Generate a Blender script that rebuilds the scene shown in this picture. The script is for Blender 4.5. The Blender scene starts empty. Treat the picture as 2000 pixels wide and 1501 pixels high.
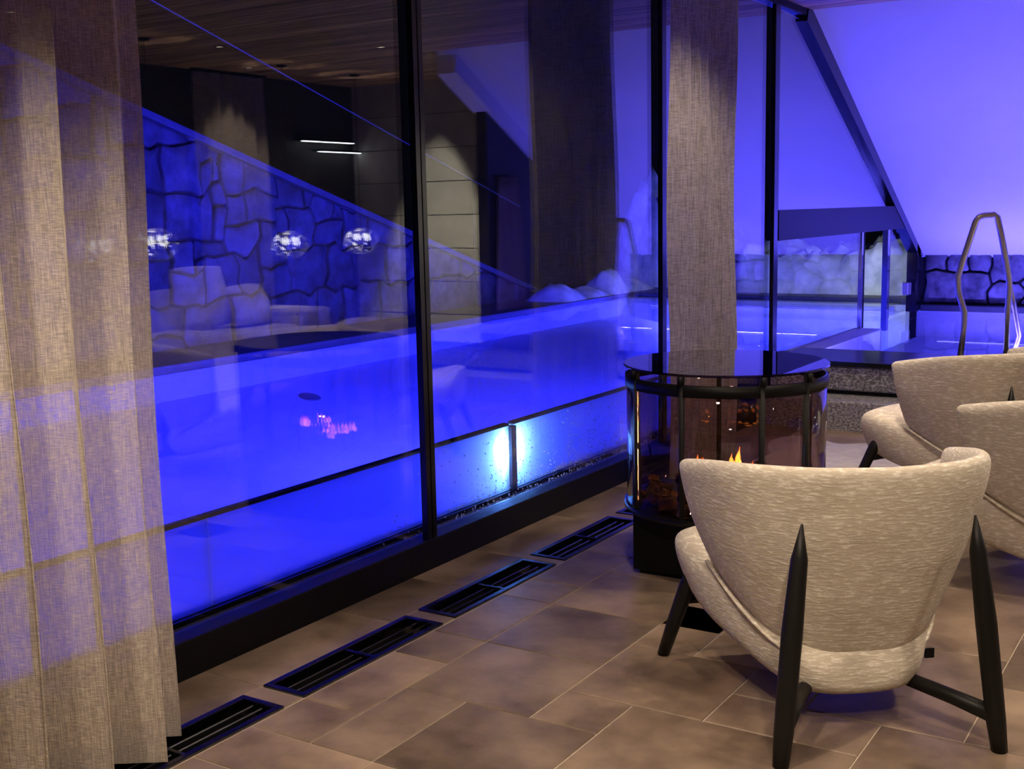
import bpy, bmesh, math, random
from mathutils import Vector, Matrix, noise

sc = bpy.context.scene
COL = sc.collection
R = math.radians
random.seed(7)

# ------------------------------------------------------------------ camera
CAM_H = 1.5
FPX, YAW, PITCH, ROLL = 2303.9, 0.566586, 0.147844, -0.0210367
_rt = Vector((math.cos(YAW), math.sin(YAW), 0))
_fw = Vector((-math.sin(YAW) * math.cos(PITCH), math.cos(YAW) * math.cos(PITCH), -math.sin(PITCH)))
_up = _rt.cross(_fw)
C_R = math.cos(ROLL) * _rt + math.sin(ROLL) * _up
C_U = -math.sin(ROLL) * _rt + math.cos(ROLL) * _up
cam_d = bpy.data.cameras.new('camera')
cam_d.sensor_width = 36.0
cam_d.lens = FPX / 2000 * 36.0
cam_d.clip_start = 0.05
cam = bpy.data.objects.new('camera', cam_d)
COL.objects.link(cam)
cam.matrix_world = Matrix(((C_R.x, C_U.x, -_fw.x, 0), (C_R.y, C_U.y, -_fw.y, 0),
                           (C_R.z, C_U.z, -_fw.z, CAM_H), (0, 0, 0, 1)))
sc.camera = cam

def ray(px, py):
    return C_R * ((px - 1000) / FPX) + C_U * ((750.5 - py) / FPX) + _fw
def on_y(px, py, Y):
    d = ray(px, py); t = Y / d.y
    return Vector((0, 0, CAM_H)) + d * t
def on_x(px, py, X):
    d = ray(px, py); t = X / d.x
    return Vector((0, 0, CAM_H)) + d * t
def on_z(px, py, Z):
    d = ray(px, py); t = (Z - CAM_H) / d.z
    return Vector((0, 0, CAM_H)) + d * t

# ------------------------------------------------------------------ world, exposure
w = bpy.data.worlds.new('night_sky'); sc.world = w; w.use_nodes = True
w.node_tree.nodes['Background'].inputs[0].default_value = (0.25, 0.3, 0.7, 1)
w.node_tree.nodes['Background'].inputs[1].default_value = 0.004
sc.view_settings.view_transform = 'Standard'
sc.view_settings.look = 'None'
sc.view_settings.exposure = 0.25
sc.view_settings.gamma = 1.0
sc.view_settings.use_curve_mapping = False
sc.cycles.use_denoising = True
sc.cycles.max_bounces = 14
sc.cycles.transparent_max_bounces = 40
sc.cycles.caustics_reflective = False
sc.cycles.caustics_refractive = False
sc.cycles.sample_clamp_indirect = 4.0

WARM = (1.0, 0.80, 0.60)
BLUE = (0.021, 0.021, 1.0)
BLUE_IN = (0.115, 0.088, 1.0)
P_DOWN = 108.0          # interior ceiling spots
P_POOL_OUT = 1150.0     # outdoor underwater light strip
P_POOL_IN = 108.0      # indoor underwater light strip

# ------------------------------------------------------------------ materials
MATS = {}
def nmat(name):
    m = bpy.data.materials.new(name); m.use_nodes = True
    nt = m.node_tree
    for n in list(nt.nodes): nt.nodes.remove(n)
    out = nt.nodes.new('ShaderNodeOutputMaterial')
    MATS[name] = m
    return m, nt, out
def N(nt, kind, **kw):
    n = nt.nodes.new(kind)
    for k, v in kw.items():
        if k.startswith('i_'):
            n.inputs[k[2:].replace('_', ' ')].default_value = v
        else:
            setattr(n, k, v)
    return n
def L(nt, a, b): nt.links.new(a, b)

def principled(name, col, rough=0.5, metal=0.0, col2=None, scale=8.0, detail=6, stretch=(1, 1, 1), bump=0.0,
               bscale=None, rnd=0.0, spec=0.5, emit=None, estr=0.0, coord='Object', lo=0.35, hi=0.65, sheen=0.0):
    m, nt, out = nmat(name)
    b = N(nt, 'ShaderNodeBsdfPrincipled')
    b.inputs['Roughness'].default_value = rough
    b.inputs['Metallic'].default_value = metal
    b.inputs['Specular IOR Level'].default_value = spec
    b.inputs['Base Color'].default_value = (*col, 1)
    if sheen: b.inputs['Sheen Weight'].default_value = sheen
    if emit:
        b.inputs['Emission Color'].default_value = (*emit, 1); b.inputs['Emission Strength'].default_value = estr
    tc = N(nt, 'ShaderNodeTexCoord'); mp = N(nt, 'ShaderNodeMapping')
    mp.inputs['Scale'].default_value = stretch
    src = tc.outputs[coord]
    if rnd:
        oi = N(nt, 'ShaderNodeObjectInfo')
        ad = N(nt, 'ShaderNodeVectorMath', operation='MULTIPLY_ADD')
        L(nt, oi.outputs['Random'], ad.inputs[0]); ad.inputs[1].default_value = (37, 53, 71)
        L(nt, src, ad.inputs[2]); src = ad.outputs[0]
    L(nt, src, mp.inputs[0])
    cur = None
    if col2:
        nz = N(nt, 'ShaderNodeTexNoise'); nz.inputs['Scale'].default_value = scale; nz.inputs['Detail'].default_value = detail
        nz.inputs['Roughness'].default_value = 0.62
        L(nt, mp.outputs[0], nz.inputs[0])
        rp = N(nt, 'ShaderNodeValToRGB')
        rp.color_ramp.elements[0].position = lo; rp.color_ramp.elements[0].color = (*col, 1)
        rp.color_ramp.elements[1].position = hi; rp.color_ramp.elements[1].color = (*col2, 1)
        L(nt, nz.outputs[0], rp.inputs[0]); cur = rp.outputs[0]
        if rnd:
            hs = N(nt, 'ShaderNodeHueSaturation')
            mr = N(nt, 'ShaderNodeMapRange'); mr.inputs['To Min'].default_value = 1 - rnd; mr.inputs['To Max'].default_value = 1 + rnd
            L(nt, oi.outputs['Random'], mr.inputs[0]); L(nt, mr.outputs[0], hs.inputs['Value'])
            L(nt, cur, hs.inputs['Color']); cur = hs.outputs[0]
        L(nt, cur, b.inputs['Base Color'])
    if bump:
        n2 = N(nt, 'ShaderNodeTexNoise'); n2.inputs['Scale'].default_value = bscale or scale * 4; n2.inputs['Detail'].default_value = 4
        L(nt, mp.outputs[0], n2.inputs[0])
        bp = N(nt, 'ShaderNodeBump'); bp.inputs['Strength'].default_value = bump; bp.inputs['Distance'].default_value = 0.01
        L(nt, n2.outputs[0], bp.inputs['Height']); L(nt, bp.outputs[0], b.inputs['Normal'])
    L(nt, b.outputs[0], out.inputs[0])
    return m

def glassy(name, tint=(1, 1, 1), f0=0.04, gain=1.0, rough=0.0, bump=0.0, bscale=3.0, mixdiff=0.0, diffcol=(1, 1, 1), bstretch=(1, 1, 1)):
    """thin pane: straight-through transmission plus a Schlick mirror reflection"""
    m, nt, out = nmat(name)
    ge = N(nt, 'ShaderNodeNewGeometry')
    gl = N(nt, 'ShaderNodeBsdfGlossy'); gl.inputs['Roughness'].default_value = rough
    tr = N(nt, 'ShaderNodeBsdfTransparent'); tr.inputs[0].default_value = (*tint, 1)
    nrm = ge.outputs['Normal']
    if bump:
        tc = N(nt, 'ShaderNodeTexCoord'); mp = N(nt, 'ShaderNodeMapping'); mp.inputs['Scale'].default_value = bstretch
        nz = N(nt, 'ShaderNodeTexNoise'); nz.inputs['Scale'].default_value = bscale; nz.inputs['Detail'].default_value = 2
        L(nt, tc.outputs['Object'], mp.inputs[0]); L(nt, mp.outputs[0], nz.inputs[0])
        bp = N(nt, 'ShaderNodeBump'); bp.inputs['Strength'].default_value = bump; bp.inputs['Distance'].default_value = 0.02
        L(nt, nz.outputs[0], bp.inputs['Height']); nrm = bp.outputs[0]
        L(nt, nrm, gl.inputs['Normal'])
    dt = N(nt, 'ShaderNodeVectorMath', operation='DOT_PRODUCT'); L(nt, ge.outputs['Incoming'], dt.inputs[0]); L(nt, nrm, dt.inputs[1])
    ab = N(nt, 'ShaderNodeMath', operation='ABSOLUTE'); L(nt, dt.outputs['Value'], ab.inputs[0])
    om = N(nt, 'ShaderNodeMath', operation='SUBTRACT'); om.inputs[0].default_value = 1.0; L(nt, ab.outputs[0], om.inputs[1])
    pw = N(nt, 'ShaderNodeMath', operation='POWER'); L(nt, om.outputs[0], pw.inputs[0]); pw.inputs[1].default_value = 5.0
    ma = N(nt, 'ShaderNodeMath', operation='MULTIPLY_ADD'); L(nt, pw.outputs[0], ma.inputs[0])
    ma.inputs[1].default_value = (1 - f0) * gain; ma.inputs[2].default_value = f0 * gain; ma.use_clamp = True
    base = tr.outputs[0]
    if mixdiff:
        tl = N(nt, 'ShaderNodeBsdfTranslucent'); tl.inputs[0].default_value = (*diffcol, 1)
        mx0 = N(nt, 'ShaderNodeMixShader'); mx0.inputs[0].default_value = mixdiff
        L(nt, base, mx0.inputs[1]); L(nt, tl.outputs[0], mx0.inputs[2]); base = mx0.outputs[0]
    mx = N(nt, 'ShaderNodeMixShader'); L(nt, ma.outputs[0], mx.inputs[0]); L(nt, base, mx.inputs[1]); L(nt, gl.outputs[0], mx.inputs[2])
    L(nt, mx.outputs[0], out.inputs[0])
    return m

def emission(name, col, strength):
    m, nt, out = nmat(name)
    e = N(nt, 'ShaderNodeEmission'); e.inputs[0].default_value = (*col, 1); e.inputs[1].default_value = strength
    L(nt, e.outputs[0], out.inputs[0]); return m

def linen(name, col, col2, alpha, sx=260, sz=90, trans=0.5):
    """woven cloth, optionally see-through"""
    m, nt, out = nmat(name)
    tc = N(nt, 'ShaderNodeTexCoord')
    a = N(nt, 'ShaderNodeMapping'); a.inputs['Scale'].default_value = (sx, sx, sz * 0.12)
    b = N(nt, 'ShaderNodeMapping'); b.inputs['Scale'].default_value = (sx * 0.12, sx * 0.12, sz * 3.2)
    na = N(nt, 'ShaderNodeTexNoise'); na.inputs['Scale'].default_value = 1.0; na.inputs['Detail'].default_value = 3
    nb = N(nt, 'ShaderNodeTexNoise'); nb.inputs['Scale'].default_value = 1.0; nb.inputs['Detail'].default_value = 3
    L(nt, tc.outputs['Object'], a.inputs[0]); L(nt, tc.outputs['Object'], b.inputs[0])
    L(nt, a.outputs[0], na.inputs[0]); L(nt, b.outputs[0], nb.inputs[0])
    ad = N(nt, 'ShaderNodeMath', operation='ADD'); L(nt, na.outputs[0], ad.inputs[0]); L(nt, nb.outputs[0], ad.inputs[1])
    rp = N(nt, 'ShaderNodeValToRGB')
    rp.color_ramp.elements[0].position = 0.40; rp.color_ramp.elements[0].color = (*col2, 1)
    rp.color_ramp.elements[1].position = 0.62; rp.color_ramp.elements[1].color = (*col, 1)
    hf = N(nt, 'ShaderNodeMath', operation='MULTIPLY'); hf.inputs[1].default_value = 0.5
    L(nt, ad.outputs[0], hf.inputs[0]); L(nt, hf.outputs[0], rp.inputs[0])
    di = N(nt, 'ShaderNodeBsdfDiffuse'); tl = N(nt, 'ShaderNodeBsdfTranslucent')
    L(nt, rp.outputs[0], di.inputs[0]); L(nt, rp.outputs[0], tl.inputs[0])
    bp = N(nt, 'ShaderNodeBump'); bp.inputs['Strength'].default_value = 0.5; bp.inputs['Distance'].default_value = 0.003
    L(nt, hf.outputs[0], bp.inputs['Height']); L(nt, bp.outputs[0], di.inputs['Normal'])
    mx = N(nt, 'ShaderNodeMixShader'); mx.inputs[0].default_value = trans
    L(nt, di.outputs[0], mx.inputs[1]); L(nt, tl.outputs[0], mx.inputs[2])
    cur = mx.outputs[0]
    if alpha < 1:
        tr = N(nt, 'ShaderNodeBsdfTransparent')
        mr = N(nt, 'ShaderNodeMapRange'); mr.inputs['From Min'].default_value = 0.35; mr.inputs['From Max'].default_value = 0.65
        mr.inputs['To Min'].default_value = alpha - 0.2; mr.inputs['To Max'].default_value = min(1, alpha + 0.2)
        L(nt, hf.outputs[0], mr.inputs[0])
        m2 = N(nt, 'ShaderNodeMixShader'); L(nt, mr.outputs[0], m2.inputs[0]); L(nt, tr.outputs[0], m2.inputs[1]); L(nt, cur, m2.inputs[2])
        cur = m2.outputs[0]
    L(nt, cur, out.inputs[0]); return m

M_TILE = principled('floor_tile', (0.090, 0.062, 0.043), 0.42, col2=(0.26, 0.19, 0.138), scale=3.2, detail=12, rnd=0.26, bump=0.2, bscale=16, lo=.34, hi=.68)
M_GROUT = principled('grout', (0.34, 0.28, 0.22), 0.9, col2=(0.42, 0.35, 0.28), scale=30)
M_BLACK = principled('black_metal', (0.005, 0.005, 0.006), 0.45, 0.0, spec=0.18)
M_BLACKG = principled('black_gloss', (0.006, 0.006, 0.007), 0.2, 0.0, spec=0.4)
M_VENT = principled('vent_metal', (0.10, 0.10, 0.11), 0.26, 1.0)
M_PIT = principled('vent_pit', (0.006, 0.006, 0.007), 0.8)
M_LEG = principled('black_wood', (0.006, 0.0055, 0.0055), 0.45, col2=(0.010, 0.009, 0.009), scale=20, stretch=(1, 1, .1), spec=.25)
M_GLASS = glassy('window_glass', (0.97, 0.98, 0.99), 0.045, 2.2)
M_PANE = glassy('clear_glass', (0.97, 0.98, 0.99), 0.04, 1.0)
M_EDGE = principled('glass_edge', (0.55, 0.58, 0.62), 0.08, 0.85)
M_SMOKE = glassy('smoked_glass', (0.78, 0.68, 0.66), 0.045, 1.1)
M_SMOKETOP = glassy('smoked_top', (0.42, 0.36, 0.38), 0.06, 1.6)
M_WATER = glassy('water', (0.93, 0.95, 1.0), 0.02, 0.62, bump=0.05, bscale=2.2)
M_ACRYL = glassy('acrylic', (0.75, 0.8, 1.0), 0.03, 0.7, mixdiff=0.80, diffcol=(0.85, 0.9, 1.0))
M_POOL = principled('pool_liner', (0.62, 0.64, 0.68), 0.5, col2=(0.72, 0.74, 0.78), scale=1.6, detail=4)
M_WHITE = principled('white_plaster', (0.78, 0.77, 0.76), 0.75, col2=(0.82, 0.81, 0.80), scale=1.5, bump=0.03, bscale=40)
M_DARKWALL = principled('dark_wall', (0.020, 0.018, 0.016), 0.6, col2=(0.03, 0.027, 0.024), scale=3)
M_CONC = principled('concrete_panel', (0.30, 0.29, 0.26), 0.6, col2=(0.40, 0.39, 0.35), scale=3.0, detail=8, rnd=.1)
M_WOOD = principled('ceiling_wood', (0.15, 0.078, 0.043), 0.55, col2=(0.60, 0.38, 0.23), scale=2.4, detail=7, stretch=(0.5, 9, 9), rnd=.35, lo=.36, hi=.66)
M_STONE = principled('retaining_stone', (0.012, 0.012, 0.014), 0.7, col2=(0.088, 0.084, 0.088), scale=4.2, detail=12, rnd=.45, bump=.9, bscale=11, lo=.36, hi=.66)
M_STONE2 = principled('indoor_stone', (0.05, 0.048, 0.048), 0.65, col2=(0.22, 0.205, 0.205), scale=6, detail=12, rnd=.4, bump=.9, bscale=12, lo=.36, hi=.66)
M_MORTAR = principled('mortar', (0.008, 0.008, 0.009), 0.95, col2=(0.016, 0.016, 0.018), scale=20, bump=.3)
M_COPING = principled('coping', (0.045, 0.045, 0.05), 0.5, col2=(0.07, 0.07, 0.08), scale=6, bump=.15)
M_DECK = principled('wet_deck', (0.030, 0.030, 0.033), 0.45, col2=(0.055, 0.054, 0.058), scale=5)
M_GRANITE = principled('granite', (0.10, 0.098, 0.105), 0.55, col2=(0.52, 0.50, 0.51), scale=75, detail=3, stretch=(.8, 1, 1.2), bump=.35, bscale=90, lo=.4, hi=.66)
M_SNOW = principled('snow', (0.42, 0.47, 0.46), 0.85, col2=(0.88, 0.90, 0.90), scale=3.5, detail=9, bump=.9, bscale=7)
M_STEEL = principled('brushed_steel', (0.66, 0.60, 0.55), 0.34, 0.85, col2=(0.74, 0.70, 0.66), scale=12, stretch=(1, 1, .1))
M_BOUCLE = None
M_RUG = principled('hide_rug', (0.34, 0.31, 0.30), 0.9, col2=(0.46, 0.43, 0.42), scale=14, bump=.6, bscale=30, sheen=.3)
M_SOFA = principled('sofa_cloth', (0.50, 0.46, 0.41), 0.9, col2=(0.58, 0.54, 0.48), scale=40, bump=.3)
M_CUSH = principled('cushion_cloth', (0.74, 0.69, 0.62), 0.9, col2=(0.84, 0.80, 0.73), scale=50, bump=.3)
M_TOWEL = principled('brown_towel', (0.13, 0.08, 0.055), 0.95, col2=(0.19, 0.12, 0.085), scale=60, bump=.4)
M_BARK = principled('bark', (0.035, 0.018, 0.010), 0.9, col2=(0.16, 0.085, 0.045), scale=16, bump=.7, bscale=30, rnd=.3)
M_FLAME = None
M_BLUEGLOW = emission('pool_lamp_lens', (0.25, 0.55, 1.0), 60)
M_BULB = emission('bulb', (1.0, 0.97, 0.88), 40)
M_DOWN = emission('downlight_lens', (1.0, 0.85, 0.66), 4)
M_LED = emission('led_strip', (0.92, 0.94, 1.0), 10)
def crystal():
    m, nt, out = nmat('crystal')
    g = N(nt, 'ShaderNodeBsdfGlass'); g.inputs['IOR'].default_value = 1.5; g.inputs['Color'].default_value = (.97, .98, 1, 1)
    L(nt, g.outputs[0], out.inputs[0]); return m
M_CRYSTAL = crystal()
M_DROP = principled('water_drop', (0.92, 0.95, 1.0), 0.12, 0.0, spec=1.0)
M_SHEER = linen('sheer_linen', (0.80, 0.72, 0.60), (0.50, 0.44, 0.36), 0.92, sx=420, sz=140, trans=.06)
M_HEM = linen('linen_hem', (0.72, 0.65, 0.54), (0.48, 0.42, 0.35), 0.98, sx=420, sz=140, trans=.12)
M_LINEN = linen('linen', (0.62, 0.57, 0.51), (0.32, 0.29, 0.255), 1.0, sx=200, sz=75, trans=.42)

def boucle():
    """slubby woven upholstery: raised horizontal slubs"""
    m, nt, out = nmat('cream_slub_cloth')
    b = N(nt, 'ShaderNodeBsdfPrincipled'); b.inputs['Roughness'].default_value = 0.92
    b.inputs['Sheen Weight'].default_value = 0.25; b.inputs['Specular IOR Level'].default_value = 0.2
    tc = N(nt, 'ShaderNodeTexCoord')
    mp = N(nt, 'ShaderNodeMapping'); mp.inputs['Scale'].default_value = (34, 34, 150)
    nz = N(nt, 'ShaderNodeTexNoise'); nz.inputs['Scale'].default_value = 1.0; nz.inputs['Detail'].default_value = 5; nz.inputs['Roughness'].default_value = .6
    L(nt, tc.outputs['Object'], mp.inputs[0]); L(nt, mp.outputs[0], nz.inputs[0])
    fine = N(nt, 'ShaderNodeTexNoise'); fine.inputs['Scale'].default_value = 420; L(nt, tc.outputs['Object'], fine.inputs[0])
    rp = N(nt, 'ShaderNodeValToRGB'); e = rp.color_ramp.elements
    e[0].position = .50; e[0].color = (0.62, 0.555, 0.455, 1)
    e[1].position = .70; e[1].color = (0.95, 0.91, 0.81, 1)
    L(nt, nz.outputs[0], rp.inputs[0]); L(nt, rp.outputs[0], b.inputs['Base Color'])
    sm = N(nt, 'ShaderNodeMath', operation='MULTIPLY_ADD'); L(nt, fine.outputs[0], sm.inputs[0]); sm.inputs[1].default_value = .25; L(nt, nz.outputs[0], sm.inputs[2])
    bp = N(nt, 'ShaderNodeBump'); bp.inputs['Strength'].default_value = .55; bp.inputs['Distance'].default_value = .006
    wr = N(nt, 'ShaderNodeTexNoise'); wr.inputs['Scale'].default_value = 5.5; wr.inputs['Detail'].default_value = 1; L(nt, tc.outputs['Object'], wr.inputs[0])
    b2 = N(nt, 'ShaderNodeBump'); b2.inputs['Strength'].default_value = .35; b2.inputs['Distance'].default_value = .05
    L(nt, wr.outputs[0], b2.inputs['Height']); L(nt, b2.outputs[0], bp.inputs['Normal'])
    L(nt, sm.outputs[0], bp.inputs['Height']); L(nt, bp.outputs[0], b.inputs['Normal'])
    L(nt, b.outputs[0], out.inputs[0]); return m
M_BOUCLE = boucle()

def flame_mat():
    m, nt, out = nmat('flame')
    tc = N(nt, 'ShaderNodeTexCoord'); sp = N(nt, 'ShaderNodeSeparateXYZ'); L(nt, tc.outputs['Generated'], sp.inputs[0])
    rp = N(nt, 'ShaderNodeValToRGB'); e = rp.color_ramp.elements
    e[0].position = 0.0; e[0].color = (1.0, .42, .06, 1); e[1].position = 1.0; e[1].color = (.9, .10, .008, 1)
    L(nt, sp.outputs[2], rp.inputs[0])
    em = N(nt, 'ShaderNodeEmission'); L(nt, rp.outputs[0], em.inputs[0]); em.inputs[1].default_value = 7.0
    tr = N(nt, 'ShaderNodeBsdfTransparent')
    nz = N(nt, 'ShaderNodeTexNoise'); nz.inputs['Scale'].default_value = 22; L(nt, tc.outputs['Object'], nz.inputs[0])
    mr = N(nt, 'ShaderNodeMapRange'); mr.inputs['From Min'].default_value = .38; mr.inputs['From Max'].default_value = .6
    L(nt, nz.outputs[0], mr.inputs[0])
    mx = N(nt, 'ShaderNodeMixShader'); L(nt, mr.outputs[0], mx.inputs[0]); L(nt, tr.outputs[0], mx.inputs[1]); L(nt, em.outputs[0], mx.inputs[2])
    L(nt, mx.outputs[0], out.inputs[0]); return m
M_FLAME = flame_mat()

# ------------------------------------------------------------------ object helpers
def mesh_obj(name, verts, faces, mat, parent=None, smooth=False, loc=None, rot=None):
    me = bpy.data.meshes.new(name)
    me.from_pydata([tuple(v) for v in verts], [], faces); me.update()
    bm = bmesh.new(); bm.from_mesh(me); bmesh.ops.recalc_face_normals(bm, faces=bm.faces); bm.to_mesh(me); bm.free()
    if mat: me.materials.append(mat)
    if smooth:
        for p in me.polygons: p.use_smooth = True
    return inst(name, me, parent, loc, rot)
def inst(name, me, parent=None, loc=None, rot=None):
    o = bpy.data.objects.new(name, me); COL.objects.link(o)
    if parent: o.parent = parent
    if loc is not None: o.location = loc
    if rot is not None: o.rotation_euler = rot
    return o
def empty(name, loc=(0, 0, 0), rz=0.0):
    o = bpy.data.objects.new(name, None); COL.objects.link(o); o.location = loc; o.rotation_euler = (0, 0, rz)
    o.empty_display_size = .1
    return o
def tag(o, label, cat, group=None, kind=None):
    o['label'] = label
    o['category'] = cat
    if group: o['group'] = group
    if kind: o['kind'] = kind
    return o
class MB:
    def __init__(s): s.v = []; s.f = []
    def add(s, v, f):
        k = len(s.v); s.v += [Vector(p) for p in v]; s.f += [tuple(i + k for i in q) for q in f]; return s
    def box(s, x0, x1, y0, y1, z0, z1):
        return s.add([(x0, y0, z0), (x1, y0, z0), (x1, y1, z0), (x0, y1, z0), (x0, y0, z1), (x1, y0, z1), (x1, y1, z1), (x0, y1, z1)],
                     [(3, 2, 1, 0), (4, 5, 6, 7), (0, 1, 5, 4), (1, 2, 6, 5), (2, 3, 7, 6), (3, 0, 4, 7)])
    def prism(s, poly, axis, a, b):
        """poly of 2-tuples in the plane across axis ('x': (y,z), 'y': (x,z), 'z': (x,y)), extruded a..b"""
        n = len(poly)
        def P(p, t):
            return {'x': (t, p[0], p[1]), 'y': (p[0], t, p[1]), 'z': (p[0], p[1], t)}[axis]
        return s.add([P(p, a) for p in poly] + [P(p, b) for p in poly],
                     [tuple(range(n)), tuple(range(2 * n - 1, n - 1, -1))] + [(i, (i + 1) % n, n + (i + 1) % n, n + i) for i in range(n)])
    def tube(s, pts, r, n=10, cap=True):
        pts = [Vector(p) for p in pts]
        rs = r if isinstance(r, (list, tuple)) else [r] * len(pts)
        k = len(s.v); prev = None
        for i, p in enumerate(pts):
            t = (pts[min(i + 1, len(pts) - 1)] - pts[max(i - 1, 0)]).normalized()
            if prev is None:
                a = t.orthogonal().normalized()
            else:
                a = (prev - t * prev.dot(t)).normalized()
            prev = a; b = t.cross(a)
            for j in range(n):
                q = 2 * math.pi * j / n
                s.v.append(p + (a * math.cos(q) + b * math.sin(q)) * rs[i])
        for i in range(len(pts) - 1):
            for j in range(n):
                s.f.append((k + i * n + j, k + i * n + (j + 1) % n, k + (i + 1) * n + (j + 1) % n, k + (i + 1) * n + j))
        if cap:
            s.f.append(tuple(k + j for j in range(n - 1, -1, -1))); s.f.append(tuple(k + (len(pts) - 1) * n + j for j in range(n)))
        return s
    def lathe(s, prof, n=32, c=(0, 0)):
        """prof: list of (r, z); closed to the axis at both ends with caps"""
        k = len(s.v)
        for r_, z in prof:
            for j in range(n):
                q = 2 * math.pi * j / n
                s.v.append(Vector((c[0] + r_ * math.cos(q), c[1] + r_ * math.sin(q), z)))
        for i in range(len(prof) - 1):
            for j in range(n):
                s.f.append((k + i * n + j, k + i * n + (j + 1) % n, k + (i + 1) * n + (j + 1) % n, k + (i + 1) * n + j))
        s.f.append(tuple(k + j for j in range(n - 1, -1, -1))); s.f.append(tuple(k + (len(prof) - 1) * n + j for j in range(n)))
        return s
    def obj(s, name, mat, parent=None, smooth=False, bevel=0.0, sub=0, loc=None, rot=None):
        o = mesh_obj(name, s.v, s.f, mat, parent, smooth, loc, rot)
        if bevel:
            m = o.modifiers.new('bevel', 'BEVEL'); m.width = bevel; m.segments = 2; m.limit_method = 'ANGLE'
        if sub:
            m = o.modifiers.new('sub', 'SUBSURF'); m.levels = sub; m.render_levels = sub
        return o
def structure(o, label, cat='structure'):
    return tag(o, label, cat, kind='structure')
def copy_tree(o, parent=None):
    c = o.copy(); COL.objects.link(c); c.parent = parent
    for ch in list(o.children): copy_tree(ch, c)
    return c

GX = -2.895          # room face of the glass wall
ZC = 2.89            # wooden ceiling
YS = 8.74            # where the sloping ceiling starts
SLOPE = 0.5444
def zslope(y): return ZC - SLOPE * (y - YS)
XR = 2.95            # far side wall of the lounge
XP = 0.30            # cheek wall beside the indoor pool
ZW = 0.40            # water level
YEND = 12.30

# ------------------------------------------------------------------ floor with modular tiles
U = 0.2285
TX0, TY0 = -2.222, 2.83
VENT_X0, VENT_X1 = -2.632, -2.456
VENTS = [(1.76, 2.52), (2.606, 3.36), (3.434, 4.182), (4.252, 4.985), (5.065, 5.80)]
CUTS = [(VENT_X0, VENT_X1, a, b) for a, b in VENTS]
def rect_sub(rects, c):
    out = []
    for (x0, x1, y0, y1) in rects:
        cx0, cx1, cy0, cy1 = max(x0, c[0]), min(x1, c[1]), max(y0, c[2]), min(y1, c[3])
        if cx0 >= cx1 or cy0 >= cy1: out.append((x0, x1, y0, y1)); continue
        if x0 < cx0: out.append((x0, cx0, y0, y1))
        if cx1 < x1: out.append((cx1, x1, y0, y1))
        if y0 < cy0: out.append((cx0, cx1, y0, cy0))
        if cy1 < y1: out.append((cx0, cx1, cy1, y1))
    return [q for q in out if q[1] - q[0] > .004 and q[3] - q[2] > .004]
floor = MB()
rects = [(GX - .08, XR, -1.5, 10.6)]
for c in CUTS: rects = rect_sub(rects, c)
rects = rect_sub(rects, (GX - .2, XP, 7.66, 11))
for q in rects: floor.box(q[0], q[1], q[2], q[3], -.12, -.004)
floor = structure(floor.obj('floor', M_GROUT), 'beige stone tile floor in a modular pattern of mixed sizes', 'floor')
NXC, NYC = 29, 46
IX0, IY0 = -3, -19
occ = {}
tiles = []
def put(i, j, a, b):
    for p in range(a):
        for q in range(b): occ[(i + p, j + q)] = 1
    tiles.append((i, j, a, b))
for t in [(0, 0, 2, 2), (0, 2, 2, 2), (2, 1, 2, 2), (2, 0, 1, 1), (3, -1, 3, 2), (0, -2, 1, 2), (1, -2, 2, 2), (4, 2, 1, 1), (4, 1, 2, 1),
          (2, 3, 1, 2), (0, 4, 3, 2), (-1, -2, 1, 1), (-1, -1, 1, 2), (-1, 1, 1, 1), (-1, 2, 1, 2), (-1, 4, 1, 1)]:
    put(*t)
rt = random.Random(3)
for j in range(IY0, IY0 + NYC):
    for i in range(IX0, IX0 + NXC):
        if (i, j) in occ: continue
        opts = [(3, 2), (2, 2), (2, 2), (2, 3), (1, 2), (2, 1), (1, 1)]
        rt.shuffle(opts)
        for a, b in sorted(opts, key=lambda s: -s[0] * s[1] * rt.uniform(.4, 1.3)) + [(1, 1)]:
            if i + a <= IX0 + NXC and j + b <= IY0 + NYC and all((i + p, j + q) not in occ for p in range(a) for q in range(b)):
                put(i, j, a, b); break
def tile_mesh(mb, x0, x1, y0, y1, z1=0.0):
    g = .0025; c = .003
    x0 += g; x1 -= g; y0 += g; y1 -= g
    if x1 - x0 < .012 or y1 - y0 < .012: return
    mb.add([(x0, y0, -.02), (x1, y0, -.02), (x1, y1, -.02), (x0, y1, -.02), (x0, y0, z1 - .0025), (x1, y0, z1 - .0025), (x1, y1, z1 - .0025), (x0, y1, z1 - .0025),
            (x0 + c, y0 + c, z1), (x1 - c, y0 + c, z1), (x1 - c, y1 - c, z1), (x0 + c, y1 - c, z1)],
           [(0, 1, 5, 4), (1, 2, 6, 5), (2, 3, 7, 6), (3, 0, 4, 7), (4, 5, 9, 8), (5, 6, 10, 9), (6, 7, 11, 10), (7, 4, 8, 11), (8, 9, 10, 11)])
shared = {}
far_tiles = MB()
count = 0
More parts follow.
